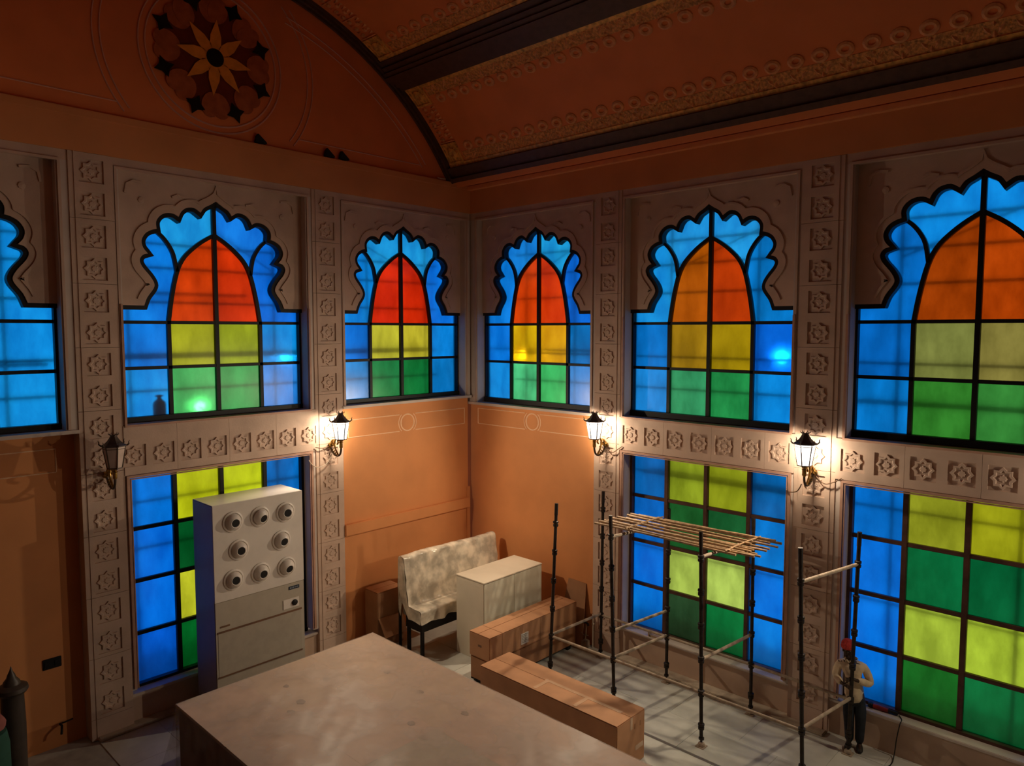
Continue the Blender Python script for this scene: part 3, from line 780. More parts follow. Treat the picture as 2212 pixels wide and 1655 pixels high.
obj('bottle_body', MB().lathe([(.10, 5.16), (.11, 5.18), (.11, 5.38), (.10, 5.43), (.04, 5.49), (.035, 5.52)], 14, (-.52, -7.06, 0)), BOT, bt, smooth=True)
obj('bottle_cap', MB().lathe([(.04, 5.52), (.045, 5.53), (.045, 5.555), (.03, 5.56)], 12, (-.52, -7.06, 0)), BOT, bt)
obj('bottle_handle', MB().tube([(-.52, -7.13, 5.535), (-.52, -7.10, 5.55), (-.52, -7.02, 5.55), (-.52, -6.99, 5.535)], .01, 6), BOT, bt)
obj('outer_ledge', MB().box(4.3, 7.85, .38, .68, 5.08, 5.158, mpL), OUTG, SIDES['left']['wall'])

# ------------------------------------------------------------------ wall lanterns
def lantern(lit, name, label):
    t = thing(name, label, 'wall lamp', (0, 0, 0))
    C0 = (0, -.40)
    # wall plate and bracket
    obj('wall_plate', MB().lathe([(.055, 0), (.06, -.012), (.045, -.03), (.02, -.04)], 14, (0, 0, 0), 'y'), BRASS, t, smooth=True)
    arm = [(0, -.02, -.02), (0, -.07, -.10), (0, -.16, -.165), (0, -.26, -.185), (0, -.35, -.15), (0, -.395, -.06), (0, -.40, .03)]
    obj('arm', MB().tube([tuple(p) for p in crom(arm, 4)], [.020]*(len(arm)*4-3), 8), LANT, t, smooth=True)
    sc = [(0, -.30, -.17), (0, -.20, -.06), (0, -.17, .06), (0, -.20, .14), (0, -.27, .15), (0, -.30, .09), (0, -.26, .05)]
    obj('scroll', MB().tube([tuple(p) for p in crom(sc, 4)], [.019]*(len(sc)*4-3), 7), BRASS, t, smooth=True)
    sc2 = [(0, -.03, .02), (0, -.08, .10), (0, -.14, .12), (0, -.17, .06), (0, -.13, .02), (0, -.10, .05)]
    obj('scroll', MB().tube([tuple(p) for p in crom(sc2, 4)], [.021]*(len(sc2)*4-3), 7), BRASS, t, smooth=True)
    lf = MB()
    for k in range(7):
        a = 2*PI*k/7; c, s = math.cos(a), math.sin(a)
        lf.add([(0, -.05, .03), (c*.035-s*.02, -.075, .03+s*.035+c*.02), (c*.075, -.05, .03+s*.075), (c*.035+s*.02, -.075, .03+s*.035-c*.02), (c*.04, -.10, .03+s*.04)], [(0, 1, 4), (1, 2, 4), (2, 3, 4), (3, 0, 4)])
    for q in range(4):
        y0, z0 = -.08-.05*q, -.09-.028*q
        lf.add([(-.03, y0, z0), (0, y0-.05, z0+.05), (.03, y0, z0), (0, y0, z0-.03)], [(0, 1, 3), (1, 2, 3), (0, 2, 1)])
    obj('leaf_ornament', lf, BRASS, t)
    obj('cup', MB().lathe([(.018, -.02), (.034, .0), (.034, .09), (.045, .10), (.03, .11), (.05, .15), (.075, .165), (.03, .17)], 12, (*C0, 0)), BRASS, t, smooth=True)
    # lantern body: six tapered panes
    rb, rt, z0, z1 = .105, .158, .175, .475
    H = lambda r, z, k: (C0[0]+r*math.cos(PI*k/3+PI/6), C0[1]+r*math.sin(PI*k/3+PI/6), z)
    pm = LANTG if lit else LANTOFF
    for k in range(6):
        mb = MB(); a, b, c, d = Vector(H(rb, z0, k)), Vector(H(rb, z0, k+1)), Vector(H(rt, z1, k+1)), Vector(H(rt, z1, k))
        n = ((b-a).cross(d-a)).normalized()*.003
        mb.add([a, b, c, d, a+n, b+n, c+n, d+n], [(0, 1, 2, 3), (7, 6, 5, 4), (0, 4, 5, 1), (1, 5, 6, 2), (2, 6, 7, 3), (3, 7, 4, 0)])
        obj('pane', mb, pm, t)
        obj('corner_bar', MB().cyl(H(rb+.004, z0, k), H(rt+.004, z1+.03, k), .010, n=6), LANT, t)
    ringb = lambda r, za, zb: MB().lathe([(r-.012, za), (r+.012, za), (r+.012, zb), (r-.012, zb)], 6, (*C0, 0), sq=True)
    def hexring(r, za, zb, w=.012):
        mb = MB(); vs = []
        for k in range(6):
            vs += [H(r-w, za, k), H(r+w, za, k), H(r+w, zb, k), H(r-w, zb, k)]
        return mb.add(vs, [(k*4+i, ((k+1) % 6)*4+i, ((k+1) % 6)*4+(i+1) % 4, k*4+(i+1) % 4) for k in range(6) for i in range(4)])
    obj('base_ring', hexring(rb, z0-.018, z0), LANT, t)
    obj('top_ring', hexring(rt-.002, z1-.006, z1+.004, .006), LANT, t)
    obj('gallery', MB().add(hexring(rt+.004, z1+.004, z1+.034, .003).v, hexring(rt, 0, 1).f), pm, t)
    obj('bottom_plate', MB().add([H(rb, z0-.012, k) for k in range(6)]+[H(rb, z0-.02, k) for k in range(6)], [tuple(range(6)), tuple(range(11, 5, -1))]+[(k, (k+1) % 6, 6+(k+1) % 6, 6+k) for k in range(6)]), LANT, t)
    # curved roof
    prof = [(.195, .51), (.19, .525), (.135, .555), (.095, .595), (.065, .64), (.048, .675), (.05, .69)]
    rv = [H(r, z, k) for r, z in prof for k in range(6)]
    rf = [(i*6+k, i*6+(k+1) % 6, i*6+6+(k+1) % 6, i*6+6+k) for i in range(len(prof)-1) for k in range(6)]+[tuple(range(len(prof)*6-6, len(prof)*6)), tuple(range(6))]
    obj('roof', MB().add(rv, rf), LANT, t)
    for k in range(6):
        obj('roof_finial', MB().tube([H(.185, .52, k), H(.215, .545, k), H(.21, .575, k), H(.225, .60, k)], [.014, .012, .008, .003], 5), LANT, t)
        obj('crown_spike', MB().tube([H(.045, .685, k), H(.075, .705, k), H(.07, .73, k)], [.010, .007, .002], 5), LANT, t)
    return t
def place(t, side, u, z):
    t.location = SIDES[side]['mp'](u, -.003, z); t.rotation_euler = (0, 0, 0 if side == 'right' else PI/2)
LD = bpy.data.lights.new('lantern_bulb', 'POINT'); LD.energy = LAMP_W; LD.color = LAMP_COL; LD.shadow_soft_size = .05
lamp = lantern(True, 'wall_lantern', 'lit wall lantern left of the corner, above the wrapped bench')
lo_ = bpy.data.objects.new('bulb', LD); COL.objects.link(lo_); lo_.parent = lamp; lo_.location = (0, -.40, .43)
SD = bpy.data.lights.new('lantern_fill_spot', 'SPOT'); SD.energy = LAMP_F; SD.color = LAMP_COL; SD.shadow_soft_size = .05; SD.spot_size = math.radians(180); SD.spot_blend = .35  # added fill light facing the room; the lantern has no reflector
so_ = bpy.data.objects.new('room_fill_spot', SD); COL.objects.link(so_); so_.parent = lamp; so_.location = (0, -.41, .43); so_.rotation_euler = (math.radians(-76), 0, 0)
place(lamp, 'left', 3.95, 4.36)
for nm, side, u, z in [('lit wall lantern right of the corner, above the scaffold post', 'right', 4.02, 4.36),
                       ('lit wall lantern on the pilaster nearest the workman', 'right', 8.23, 4.36),
                       ('lit wall lantern on the pilaster beyond the right edge', 'right', 12.45, 4.36)]:
    c = copy_tree(lamp); c['label'] = nm; place(c, side, u, z)
off = lantern(False, 'wall_lantern', 'unlit wall lantern on the dim left pilaster')
place(off, 'left', 8.12, 4.36)
# loose cables of the lanterns
def cable(pts, r, m, label):
    o = obj('cable', MB().tube(crom(pts, 5), r, 6), m, smooth=True); tag(o, label, 'cable'); return o
cable([mpL(3.98, -.02, 4.35), mpL(4.15, -.05, 4.33), mpL(4.3, -.03, 4.36)], .008, WIRE, 'dark cable running left from the lantern beside the air conditioner')
cable([mpL(3.90, -.02, 4.22), mpL(4.05, -.05, 4.02), mpL(4.25, -.05, 3.95), mpL(4.38, -.03, 4.02), mpL(4.45, -.02, 4.12)], .009, WIREW, 'pale loose cable hanging below the lantern beside the air conditioner')
cable([mpR(4.06, -.02, 4.28), mpR(4.20, -.04, 4.22), mpR(4.33, -.03, 4.30), mpR(4.43, -.02, 4.37)], .008, WIRE, 'cable looping right from the lantern above the scaffold post')
cable([mpR(8.27, -.02, 4.30), mpR(8.42, -.05, 4.20), mpR(8.56, -.04, 4.24), mpR(8.68, -.02, 4.32)], .009, WIRE, 'cable looping right from the lantern nearest the workman')
cable([mpR(8.17, -.35, 4.20), mpR(8.0, -.10, 4.02), mpR(7.84, -.03, 3.97), mpR(7.80, -.03, 4.02)], .009, WIRE, 'cable hanging left below the lantern nearest the workman')

# ------------------------------------------------------------------ air conditioner
ac = thing('air_conditioner', 'tall free-standing white air conditioner with eight round nozzles', 'air conditioner', (.5, -5.97, 0))
y0, y1, xb, xf, zt = -6.81, -5.13, .13, .90, 3.76
obj('body', MB().box(xb, xf-.012, y0, y1, 0, zt-.01), mat('ac_shaded_sheet', (.36, .28, .15), .45, var=.03), ac, bevel=.008)  # white casing darkened and warmed, shade on the sides put into the colour
obj('top_sheet', MB().box(xb, xf-.012, y0, y1, zt-.0095, zt), ACW, ac, bevel=.003)
up = obj('upper_panel', MB().box(xf-.012, xf+.004, y0, y1, 2.085, zt-.002), ACW, ac, bevel=.004)
lp = obj('lower_panel', MB().box(xf-.012, xf, y0+.004, y1-.004, .02, 2.078), ACG, ac, bevel=.003)
for (y, z) in [(-6.462, 3.43), (-5.963, 3.43), (-5.478, 3.421), (-6.368, 2.925), (-5.569, 2.923), (-6.475, 2.424), (-5.976, 2.424), (-5.479, 2.413)]:
    nz = obj('nozzle', MB().lathe([(.185, .0), (.18, .02), (.155, .03), (.15, .012), (.145, .012), (.14, .03)], 24, (xf+.003, y, z), 'x'), ACW, up, smooth=True)
    ball = MB(); prof = [(.142, .0), (.14, .03), (.125, .065), (.10, .09), (.075, .105), (.068, .10), (.066, .07)]
    ball.lathe(prof, 20, (0, 0, 0), 'x')
    rot = Matrix.Rotation(random.uniform(-.15, .25), 3, 'Z') @ Matrix.Rotation(random.uniform(-.05, .3), 3, 'Y')
    ball.v = [tuple((rot @ Vector(v))+Vector((xf+.012, y, z))) for v in ball.v]
    obj('jet_ball', ball, ACW, nz, smooth=True)
    hole = MB().lathe([(.074, .099), (.02, .10)], 18, (0, 0, 0), 'x'); hole.v = [tuple((rot @ Vector(v))+Vector((xf+.012, y, z))) for v in hole.v]
    obj('opening', hole, RUBBER, nz)
obj('grille', MB().box(xf, xf+.006, -6.77, -5.20, .79, 1.545), ACD, lp)
obj('grille_trim', MB().box(xf, xf+.012, -6.78, -5.19, 1.545, 1.575), CRATESIDE, lp)
obj('grille_trim', MB().box(xf, xf+.012, -6.78, -5.19, .765, .79), CRATESIDE, lp)
obj('vent_slot', MB().box(xf, xf+.006, -6.73, -6.56, 1.635, 1.665), CRATESIDE, lp)
cp = obj('control_panel', MB().box(xf, xf+.012, -5.56, -5.24, 1.625, 1.80), ACW, lp, bevel=.003)
obj('control_knob', MB().lathe([(.055, 0), (.055, .02), (.04, .03)], 16, (xf+.012, -5.335, 1.714), 'x'), RUBBER, cp, smooth=True)
bd = obj('badge', MB().box(xf, xf+.008, -5.44, -5.23, 1.965, 2.022), BADGE, lp, label='dark blue maker badge with pale lettering')
def text_mesh(txt, size, name, m):
    cu = bpy.data.curves.new(name, 'FONT'); cu.body = txt; cu.size = size; cu.align_x = 'CENTER'; cu.align_y = 'CENTER'; cu.extrude = .0012
    o = bpy.data.objects.new(name, cu); COL.objects.link(o); dg = bpy.context.evaluated_depsgraph_get(); dg.update()
    me = bpy.data.meshes.new_from_object(o.evaluated_get(dg)); bpy.data.objects.remove(o); me.materials.clear(); me.materials.append(m); return me
tm = text_mesh('BLUE STAR', .036, 'badge_lettering', BADGETXT)
inst('badge_lettering', tm, bd, (xf+.0095, -5.335, 1.994), (PI/2, 0, PI/2))

# ------------------------------------------------------------------ big wrapped stack in front
ck = thing('wrapped_board_stack', 'large low stack of boards under clear plastic film in front', 'board stack', (5.4, -6.2, 0))
X0, X1, Y0, Y1, ZC_ = 2.08, 8.9, -7.95, -4.45, 1.2
obj('core', MB().box(X0+.02, X1, Y0+.02, Y1-.02, .06, ZC_-.05), CRATESIDE, ck, bevel=.01)
for q in range(6): obj('skid', MB().box(X0+.2+q*1.25, X0+.35+q*1.25, Y0+.05, Y1-.05, 0, .06), TIMBER, ck)
xs = [X0, 3.55, 5.35, 7.05, X1]; ys = [Y0, -6.95, -5.75, Y1]
mtx = [[BOARD2, BOARD, BOARD], [BOARD2, BOARD2, BOARD], [BOARD3, BOARD3, BOARD2], [BOARD2, BOARD3, BOARD2]]
for i in range(4):
    for j in range(3):
        obj('top_board', MB().box(xs[i], xs[i+1], ys[j], ys[j+1], ZC_-.05, ZC_-.001*((i+j) % 2)), mtx[i][j], ck)
def fn_top(u, v):
    x = X0-.01+u*(X1-X0+.02); y = Y0-.01+v*(Y1-Y0+.02)
    w = noise.noise((x*1.1+y*.9, x*.25-y*.3, 1.3)); w2 = noise.noise((x*2.6+y*2.2, x*.5-y*.6, 4.1))
    e = min(u, v, 1-u, 1-v)*8
    amp = min(1, e)*(.4+.6*max(0, noise.noise((x*.5, y*.5, 9)) + .4))
    return (x, y, ZC_+.006+max(0, amp*(abs(w)*.036+abs(w2)*.022)))
obj('plastic_film', MB().grid(110, 64, fn_top), FILM, ck, smooth=True, label='clear wrinkled plastic film')
def fn_side(u, v):
    y = Y0-.01+u*(Y1-Y0+.02); fl_ = v**1.5
    return (X0-.012-fl_*(.10+.10*noise.noise((y*2.0, v, 3))), y, ZC_+.006-v*1.12)
obj('film_skirt', MB().grid(40, 10, fn_side), FILM3, ck, smooth=True)
def fn_side2(u, v):
    x = X0-.01+u*(X1-X0); fl_ = v**1.5
    return (x-.25*fl_*(1-u)**8, Y0-.012-fl_*(.07+.09*noise.noise((x*2.0, v, 7)))-.12*fl_*(1-u)**10, ZC_+.006-v*1.12)
obj('film_skirt', MB().grid(60, 10, fn_side2), FILM3, ck, smooth=True)
def fn_side3(u, v):
    x = X0-.01+u*(X1-X0)
    return (x, Y1+.012+v**1.5*(.03+.04*noise.noise((x*2.0, v, 5))), ZC_+.006-v*.9)
obj('film_skirt', MB().grid(60, 8, fn_side3), FILM3, ck, smooth=True)
STN = mat('grey_stain', (.30, .225, .175), .6)
for (x, y, r) in [(3.35, -6.65, .06), (3.5, -6.9, .05), (3.75, -6.75, .05), (4.4, -5.25, .05), (3.5, -5.2, .045), (3.0, -6.0, .05), (5.35, -5.2, .05), (6.35, -5.1, .05), (2.75, -6.55, .04), (5.0, -5.9, .05), (7.1, -5.0, .05), (5.4, -6.0, .05)]:
    sp = [(x+r*(1+.5*noise.noise((math.cos(t)*2+x*9, math.sin(t)*2, y)))*math.cos(t)*1.3, y+r*(1+.5*noise.noise((math.cos(t)*2, math.sin(t)*2+x*5, y)))*math.sin(t)) for t in [2*PI*i/14 for i in range(14)]]
    obj('stain_patch', MB().prism(sp, ZC_-.001, ZC_+.003, lambda u, d, z: (u, z, d)), STN, ck)

# ------------------------------------------------------------------ cartons
def carton(name, label, x0, x1, y0, y1, z0, z1, m, along, seam=.45, tape=True):
    t = thing(name, label, 'carton', ((x0+x1)/2, (y0+y1)/2, z0))
    obj('carton_body', MB().box(x0, x1, y0, y1, z0, z1-.008), m, t, bevel=.012)
    g = .004
    if along == 'x':
        ym = y0+(y1-y0)*seam
        obj('flap', MB().box(x0+.004, x1-.004, y0+.003, ym-g, z1-.008, z1), CARD, t, bevel=.002); obj('flap', MB().box(x0+.004, x1-.004, ym+g, y1-.003, z1-.008, z1-.001), CARD, t, bevel=.002)
    else:
        xm = x0+(x1-x0)*seam
        obj('flap', MB().box(x0+.003, xm-g, y0+.004, y1-.004, z1-.008, z1), CARD, t, bevel=.002); obj('flap', MB().box(xm+g, x1-.003, y0+.004, y1-.004, z1-.008, z1-.001), CARD, t, bevel=.002)
    return t
c1 = carton('long_carton', 'long low cardboard carton lying behind the plastic-covered boards', 3.81, 6.74, -3.41, -2.66, 0, .80, CARD, 'x', .5)
for x0, x1 in ((5.02, 5.09), (5.86, 5.93)): obj('tape', MB().box(x0, x1, -3.37, -3.0, .80, .803), TAPE, c1)
obj('tape', MB().box(5.0, 6.55, -3.05, -2.985, .80, .8025), TAPE, c1)
obj('tape', MB().box(6.74, 6.743, -3.06, -3.0, .60, .79), TAPE, c1); obj('tape', MB().box(6.74, 6.743, -2.92, -2.70, .22, .30), TAPE, c1)
ARW = MB()
ARW.box(6.738, 6.7425, -2.80, -2.77, .58, .66); ARW.box(6.738, 6.7425, -2.95, -2.92, .58, .66)
obj('printed_mark', ARW, CARD2, c1)
pal = thing('pallet', 'dark low pallet under the two stacked cartons', 'pallet', (3.19, -1.55, 0))
for y in (-2.7, -1.55, -.45): obj('bearer', MB().box(2.95, 3.44, y-.05, y+.05, 0, .07), FRAMEB, pal)
for x in (2.95, 3.14, 3.33): obj('deck_board', MB().box(x, x+.11, -2.82, -.30, .07, .095), FRAMEB, pal)
c2 = carton('lower_carton', 'long cardboard carton, lower of the stacked pair by the cabinet', 2.95, 3.475, -2.83, -.27, .097, .535, CARD2, 'y', .5)
c3 = carton('upper_carton', 'long cardboard carton with white label, upper of the stacked pair', 2.93, 3.48, -2.84, -.25, .537, 1.0, CARD, 'y', .42)
obj('tape', MB().box(2.94, 3.47, -2.50, -2.485, 1.0, 1.003), CARD2, c3)
for y in (-2.5, -1.42): obj('strap_mark', MB().box(3.478, 3.4825, y-.008, y+.008, .55, .99), CARD2, c3)
lb = obj('shipping_label', MB().box(3.48, 3.483, -1.98, -1.77, .60, .82), PAPER, c3, label='white paper shipping label')
for q in range(6): obj('printed_line', MB().box(3.483, 3.4836, -1.96, -1.80-.02*(q % 3), .785-.03*q, .793-.03*q), INK, lb)
obj('hand_hole', MB().box(3.17, 3.26, -2.8425, -2.838, .76, .80), CRATESIDE, c3)
cs = thing('cardboard_sheet', 'flattened cardboard sheet leaning on the orange wall behind the cartons', 'cardboard', (3.2, -.1, 0))
shm = MB(); shm.add([(2.86, -.17, .0), (3.56, -.17, 0), (3.50, .045, 1.30), (3.02, .045, 1.32), (2.86, -.157, 0), (3.56, -.157, 0), (3.50, .056, 1.30), (3.02, .056, 1.32)], [(0, 1, 2, 3), (7, 6, 5, 4), (0, 4, 5, 1), (1, 5, 6, 2), (2, 6, 7, 3), (3, 7, 4, 0)])
obj('sheet', shm, CARD2, cs)
c4 = carton('small_carton', 'cardboard carton with hanging flap behind the plastic-wrapped bench', .09, .55, -3.22, -2.55, 0, 1.22, CARD2, 'y', .5)
fb = MB().add([(.552, -3.21, .66), (.552, -2.6, .66), (.76, -2.62, .30), (.76, -3.19, .30), (.558, -3.21, .665), (.558, -2.6, .665), (.766, -2.62, .305), (.766, -3.19, .305)], [(0, 1, 2, 3), (7, 6, 5, 4), (0, 4, 5, 1), (1, 5, 6, 2), (2, 6, 7, 3), (3, 7, 4, 0)])
obj('hanging_flap', fb, CARD, c4)

# ------------------------------------------------------------------ white cabinet
cb = thing('white_cabinet', 'plain white laminate cabinet between the wrapped bench and the cartons', 'cabinet', (2.19, -1.25, 0))
obj('carcass', MB().box(1.78, 2.585, -2.12, -.37, 0, 1.625), WHITEL, cb, bevel=.004)
obj('cabinet_top', MB().box(1.77, 2.61, -2.13, -.36, 1.625, 1.65), WHITEL, cb, bevel=.004)
for y0_, y1_ in ((-2.115, -1.248), (-1.242, -.375)): obj('door', MB().box(2.585, 2.603, y0_, y1_, .04, 1.618), WHITEL2, cb, bevel=.003)

# ------------------------------------------------------------------ seat wrapped in plastic
sf = thing('wrapped_bench', 'high-backed bench seat wrapped in clear plastic on black legs', 'bench', (1.25, -1.55, 0))
YA, YB = -2.92, -.25
obj('backrest', MB().add([(x, y, z) for y in (YA+.03, YB-.03) for x, z in ((.92, .98), (.90, 1.96), (1.03, 1.97), (1.14, .98))], [(0, 1, 2, 3), (7, 6, 5, 4), (0, 4, 5, 1), (1, 5, 6, 2), (2, 6, 7, 3), (3, 7, 4, 0)]), FABRIC, sf, bevel=.03)
obj('seat_cushion', MB().box(.95, 1.54, YA+.03, YB-.03, .78, .985), FABRIC, sf, bevel=.03)
obj('seat_frame', MB().box(.98, 1.50, YA+.1, YB-.1, .52, .775), FRAMEB, sf)  # black apron made deep, also standing for the shadow under the seat
for y in (YA+.14, YB-.14):
    for x in (1.03, 1.46): obj('leg', MB().box(x-.03, x+.03, y-.03, y+.03, 0, .66), FRAMEB, sf)
obj('rear_post', MB().box(.86, .90, YA+.0, YA+.05, 0, 1.30), FRAMEB, sf)
obj('rear_post', MB().box(.86, .90, YB-.05, YB, 0, 1.30), FRAMEB, sf)
path = crom([(.875, 1.0), (.87, 1.5), (.875, 1.95), (.93, 2.01), (1.02, 2.0), (1.07, 1.9), (1.13, 1.4), (1.19, 1.06), (1.28, 1.02), (1.50, 1.01), (1.575, .985), (1.59, .9), (1.595, .74)], 4)
def fn_wrap(u, v):
    y = YA+u*(YB-YA); i = v*(len(path)-1); a = int(min(i, len(path)-2)); f_ = i-a
    x = path[a][0]*(1-f_)+path[a+1][0]*f_; z = path[a][1]*(1-f_)+path[a+1][1]*f_
    w = noise.noise((y*3.2+z*2.0, z*2.4-y*.8, x*2)); w2 = noise.noise((y*7+z*5, z*3-y*3, x*5+3))
    droop = (.05*noise.noise((y*4, 1, 1)) if v > .93 else 0)
    zz = z+abs(w)*.02*(1 if v > .25 else .3)+droop
    if v < .45: zz += .02*math.sin(y*2.1)
    w3 = abs(noise.noise((y*2.2-z*3.4, z*1.2+y*1.1, 8)))
    return (x+.035*w+.024*w2+(.045*(.35-w3) if v > .3 else 0), y+.012*w2, zz)
obj('plastic_wrap', MB().grid(90, 70, fn_wrap), FILM2, sf, smooth=True, label='loose clear plastic wrap')
for yy, sgn in ((YA, -1), (YB, 1)):
    mb = MB()
    def fn_end(u, v):
        i = v*(len(path)-1); a = int(min(i, len(path)-2)); f_ = i-a
        x = path[a][0]*(1-f_)+path[a+1][0]*f_; z = path[a][1]*(1-f_)+path[a+1][1]*f_
        cx_, cz_ = (.98, min(1.9, max(.85, z))) if z > 1.05 else (min(1.5, max(.95, x)), .76)
        px_, pz_ = x*(1-u)+cx_*u, z*(1-u)+cz_*u
        w = noise.noise((px_*5, pz_*4, yy)); return (px_, yy+sgn*(.012+.03*w*min(1, u*4)), pz_)
    mb.grid(8, 50, fn_end); obj('plastic_wrap', mb, FILM2, sf, smooth=True)

# ------------------------------------------------------------------ indoor scaffold
sc_ = thing('scaffold', 'indoor tube scaffold of black posts in front of the right wall', 'scaffold', (6.5, -1.0, 0))
POSTS = dict(a=(4.03, -1.77, .15, 3.47), b=(4.13, -.28, .03, 3.45), c=(5.53, -1.77, -.12, 3.46), d=(5.68, -.28, 0, 3.36), e=(7.24, -1.77, -.08, 3.51), f=(7.37, -.28, -.03, 3.48), g=(8.87, -1.77, -.13, 3.58), h=(9.03, -.355, .06, 3.59))
def ppos(k, z): x, y, dx, h = POSTS[k]; return Vector((x+dx*z/h, y, z))
CUPS = [.33, .88, 1.43, 1.98, 2.53, 3.08]
cup_me = mesh_of(MB().lathe([(.031, -.06), (.048, -.045), (.050, -.005), (.036, .0), (.036, .014), (.052, .018), (.052, .05), (.033, .06)], 10), 'cup_joint', POLE, smooth=True)
for k, (x, y, dx, h) in POSTS.items():
    p = obj('standard', MB().cyl(ppos(k, .16), ppos(k, h), .030, n=10), POLE, sc_, smooth=True)
    for z in CUPS: inst('cup_joint', cup_me, p, ppos(k, z))
    obj('spigot', MB().cyl(ppos(k, h-.22), ppos(k, h), .034, n=10), POLE, p, smooth=True)
    b = obj('base_jack', MB().cyl(ppos(k, .04), ppos(k, .17), .018, n=8).lathe([(.045, .12), (.045, .15)], 8, (x, y, 0)), POLE, sc_)
    obj('base_plate', MB().box(x-.075, x+.075, y-.075, y+.075, 0 if y < -.2 else 0, .012).lathe([(.055, .012), (.06, .03), (.05, .06), (.02, .075)], 10, (x, y, 0)), LEDGER, sc_, bevel=.002)
def led(k1, z1, k2, z2, r=.027): obj('ledger', MB().cyl(ppos(k1, z1), ppos(k2, z2), r, n=10), LEDGER, sc_, smooth=True)
for q in ('ac', 'ce', 'eg', 'bd', 'df', 'fh'): led(q[0], .89, q[1], .89)
for q in ('ab', 'gh', 'cd'): led(q[0], .92, q[1], .92)
led('c', 1.40, 'd', 1.40); led('e', 1.43, 'f', 1.43); led('c', 3.08, 'd', 3.08); led('e', 3.10, 'f', 3.10); led('g', 3.08, 'h', 3.08)
# bamboo platform
bp_ = thing('bamboo_platform', 'raft of tied bamboo poles laid across the indoor scaffold', 'platform', (6.35, -.9, 3.12))
def bamboo(p, q, r, m=BAMBOO):
    p = Vector(p); q = Vector(q); n = 9; pts = []; rs = []
    for i in range(n):
        t = i/(n-1); v = p.lerp(q, t); v += Vector((0, .012*math.sin(t*5+p.y*30), .008*math.sin(t*4+p.y*17))); pts.append(v); rs.append(r*(1.12 if i % 2 == 0 else .97))
    return MB().tube(pts, rs, 7)
rows = [(-1.46+1.06*q/18, 4.84+.05*(q % 5)+(.0 if q < 9 else .10), 7.60+.07*((q*3) % 5)+.06*(q % 2)) for q in range(19)]
for i, (y, xa, xb_) in enumerate(rows):
    z = 3.16+(.03 if i % 3 == 1 else 0); dy = random.uniform(-.04, .05)
    obj('bamboo_pole', bamboo((xa, y, z), (xb_, y+dy, z+random.uniform(-.01, .02)), random.uniform(.016, .022)), BAMBOO, bp_, smooth=True)
for x in (5.55, 7.45): obj('cross_pole', bamboo((x, -1.50, 3.208), (x+.06, -.36, 3.212), .012), BAMBOO, bp_, smooth=True)
for x in (5.56, 7.47):
    for y in (-1.42, -.9, -.45): obj('rope_tie', MB().lathe([(.026, -.016), (.032, 0), (.026, .016)], 8, (x, y, 3.195)), ROPE, bp_)

# ------------------------------------------------------------------ workman
def skin(name, V, Ed, rad, root, m, parent, sub=1, off=(0, 0, 0)):
    me = bpy.data.meshes.new(name); me.from_pydata([(v[0]-off[0], v[1]-off[1], v[2]-off[2]) for v in V], Ed, [])
    o = bpy.data.objects.new(name+'_tmp', me); COL.objects.link(o)
    md = o.modifiers.new('s', 'SKIN'); md.branch_smoothing = .6; md.use_smooth_shade = True
    for i, sv in enumerate(me.skin_vertices[0].data):
        r = rad[i]; sv.radius = (r, r) if not isinstance(r, tuple) else r; sv.use_root = (i == root)
    ss = o.modifiers.new('b', 'SUBSURF'); ss.levels = sub; ss.render_levels = sub
    dg = bpy.context.evaluated_depsgraph_get(); dg.update()
    m2 = bpy.data.meshes.new_from_object(o.evaluated_get(dg)); m2.name = name; bpy.data.objects.remove(o)
    m2.materials.clear(); m2.materials.append(m)
    m2.polygons.foreach_set('use_smooth', [True]*len(m2.polygons))
    r = bpy.data.objects.new(name, m2); COL.objects.link(r); r.parent = parent; ORG[r.name] = off; return r
PB = Vector((8.985, -.13, 0)); PR = Vector((.954, .30, 0)); PF = Vector((.30, -.954, 0))
def W(r, f, z): v = PB+PR*r+PF*f; return (v.x, v.y, z)
wk = thing('person', 'person in red headcloth, cream shirt and dark jeans holding a scaffold post', 'person', tuple(PB))
V = []; Ed = []; Rd = []
def av(p, r, frm=None):
    V.append(W(*p)); Rd.append(r)
    if frm is not None: Ed.append((frm, len(V)-1))
    return len(V)-1
pel = av((.04, -.01, .94), (.15, .105)); sp1 = av((.02, -.01, 1.10), (.135, .10), pel); ch = av((-.01, 0, 1.30), (.155, .11), sp1)
nk0 = av((-.03, .01, 1.44), (.075, .07), ch); nk = av((-.05, .02, 1.50), .055, nk0)
h1 = av((-.065, .04, 1.58), (.075, .085), nk); h2 = av((-.075, .045, 1.66), (.078, .092), h1); h3 = av((-.08, .04, 1.73), (.06, .07), h2)
JL = {}
for s, nm, el, wr in ((-1, 'L', (-.235, .02, 1.15), (-.13, .20, 1.09)), (1, 'R', (.27, .03, 1.11), (.035, .215, 1.21))):
    sh = av((-.02+s*.185, -.005, 1.385), .062, ch); e = av(el, .043, sh)
    fo = av(tuple((Vector(el)+Vector(wr))/2), .038, e); w_ = av(wr, .028, fo)
    d = Vector((-.045, .235, wr[2]+.02))-Vector(wr); d = d.normalized()
    pm = tuple(Vector(wr)+d*.045); p_ = av(pm, (.036, .018), w_)
    JL[nm] = (sh, e, w_)
    for q in range(4):
        zz = pm[2]+.026-.018*q
        base = Vector((pm[0], pm[1], zz))+d*.02
        k1 = av(tuple(base), .0095, p_)
        k2 = av((base.x-s*.03, .225+.045, zz), .009, k1)
        k3 = av((base.x-s*.06, .262, zz-.004), .008, k2)
        av((base.x-s*.07, .235, zz-.006), .007, k3)
    th = av((pm[0]+s*.005, pm[1]-.025, pm[2]+.03), .011, w_); av((-.045+s*.015, .205, pm[2]+.05), .009, th)
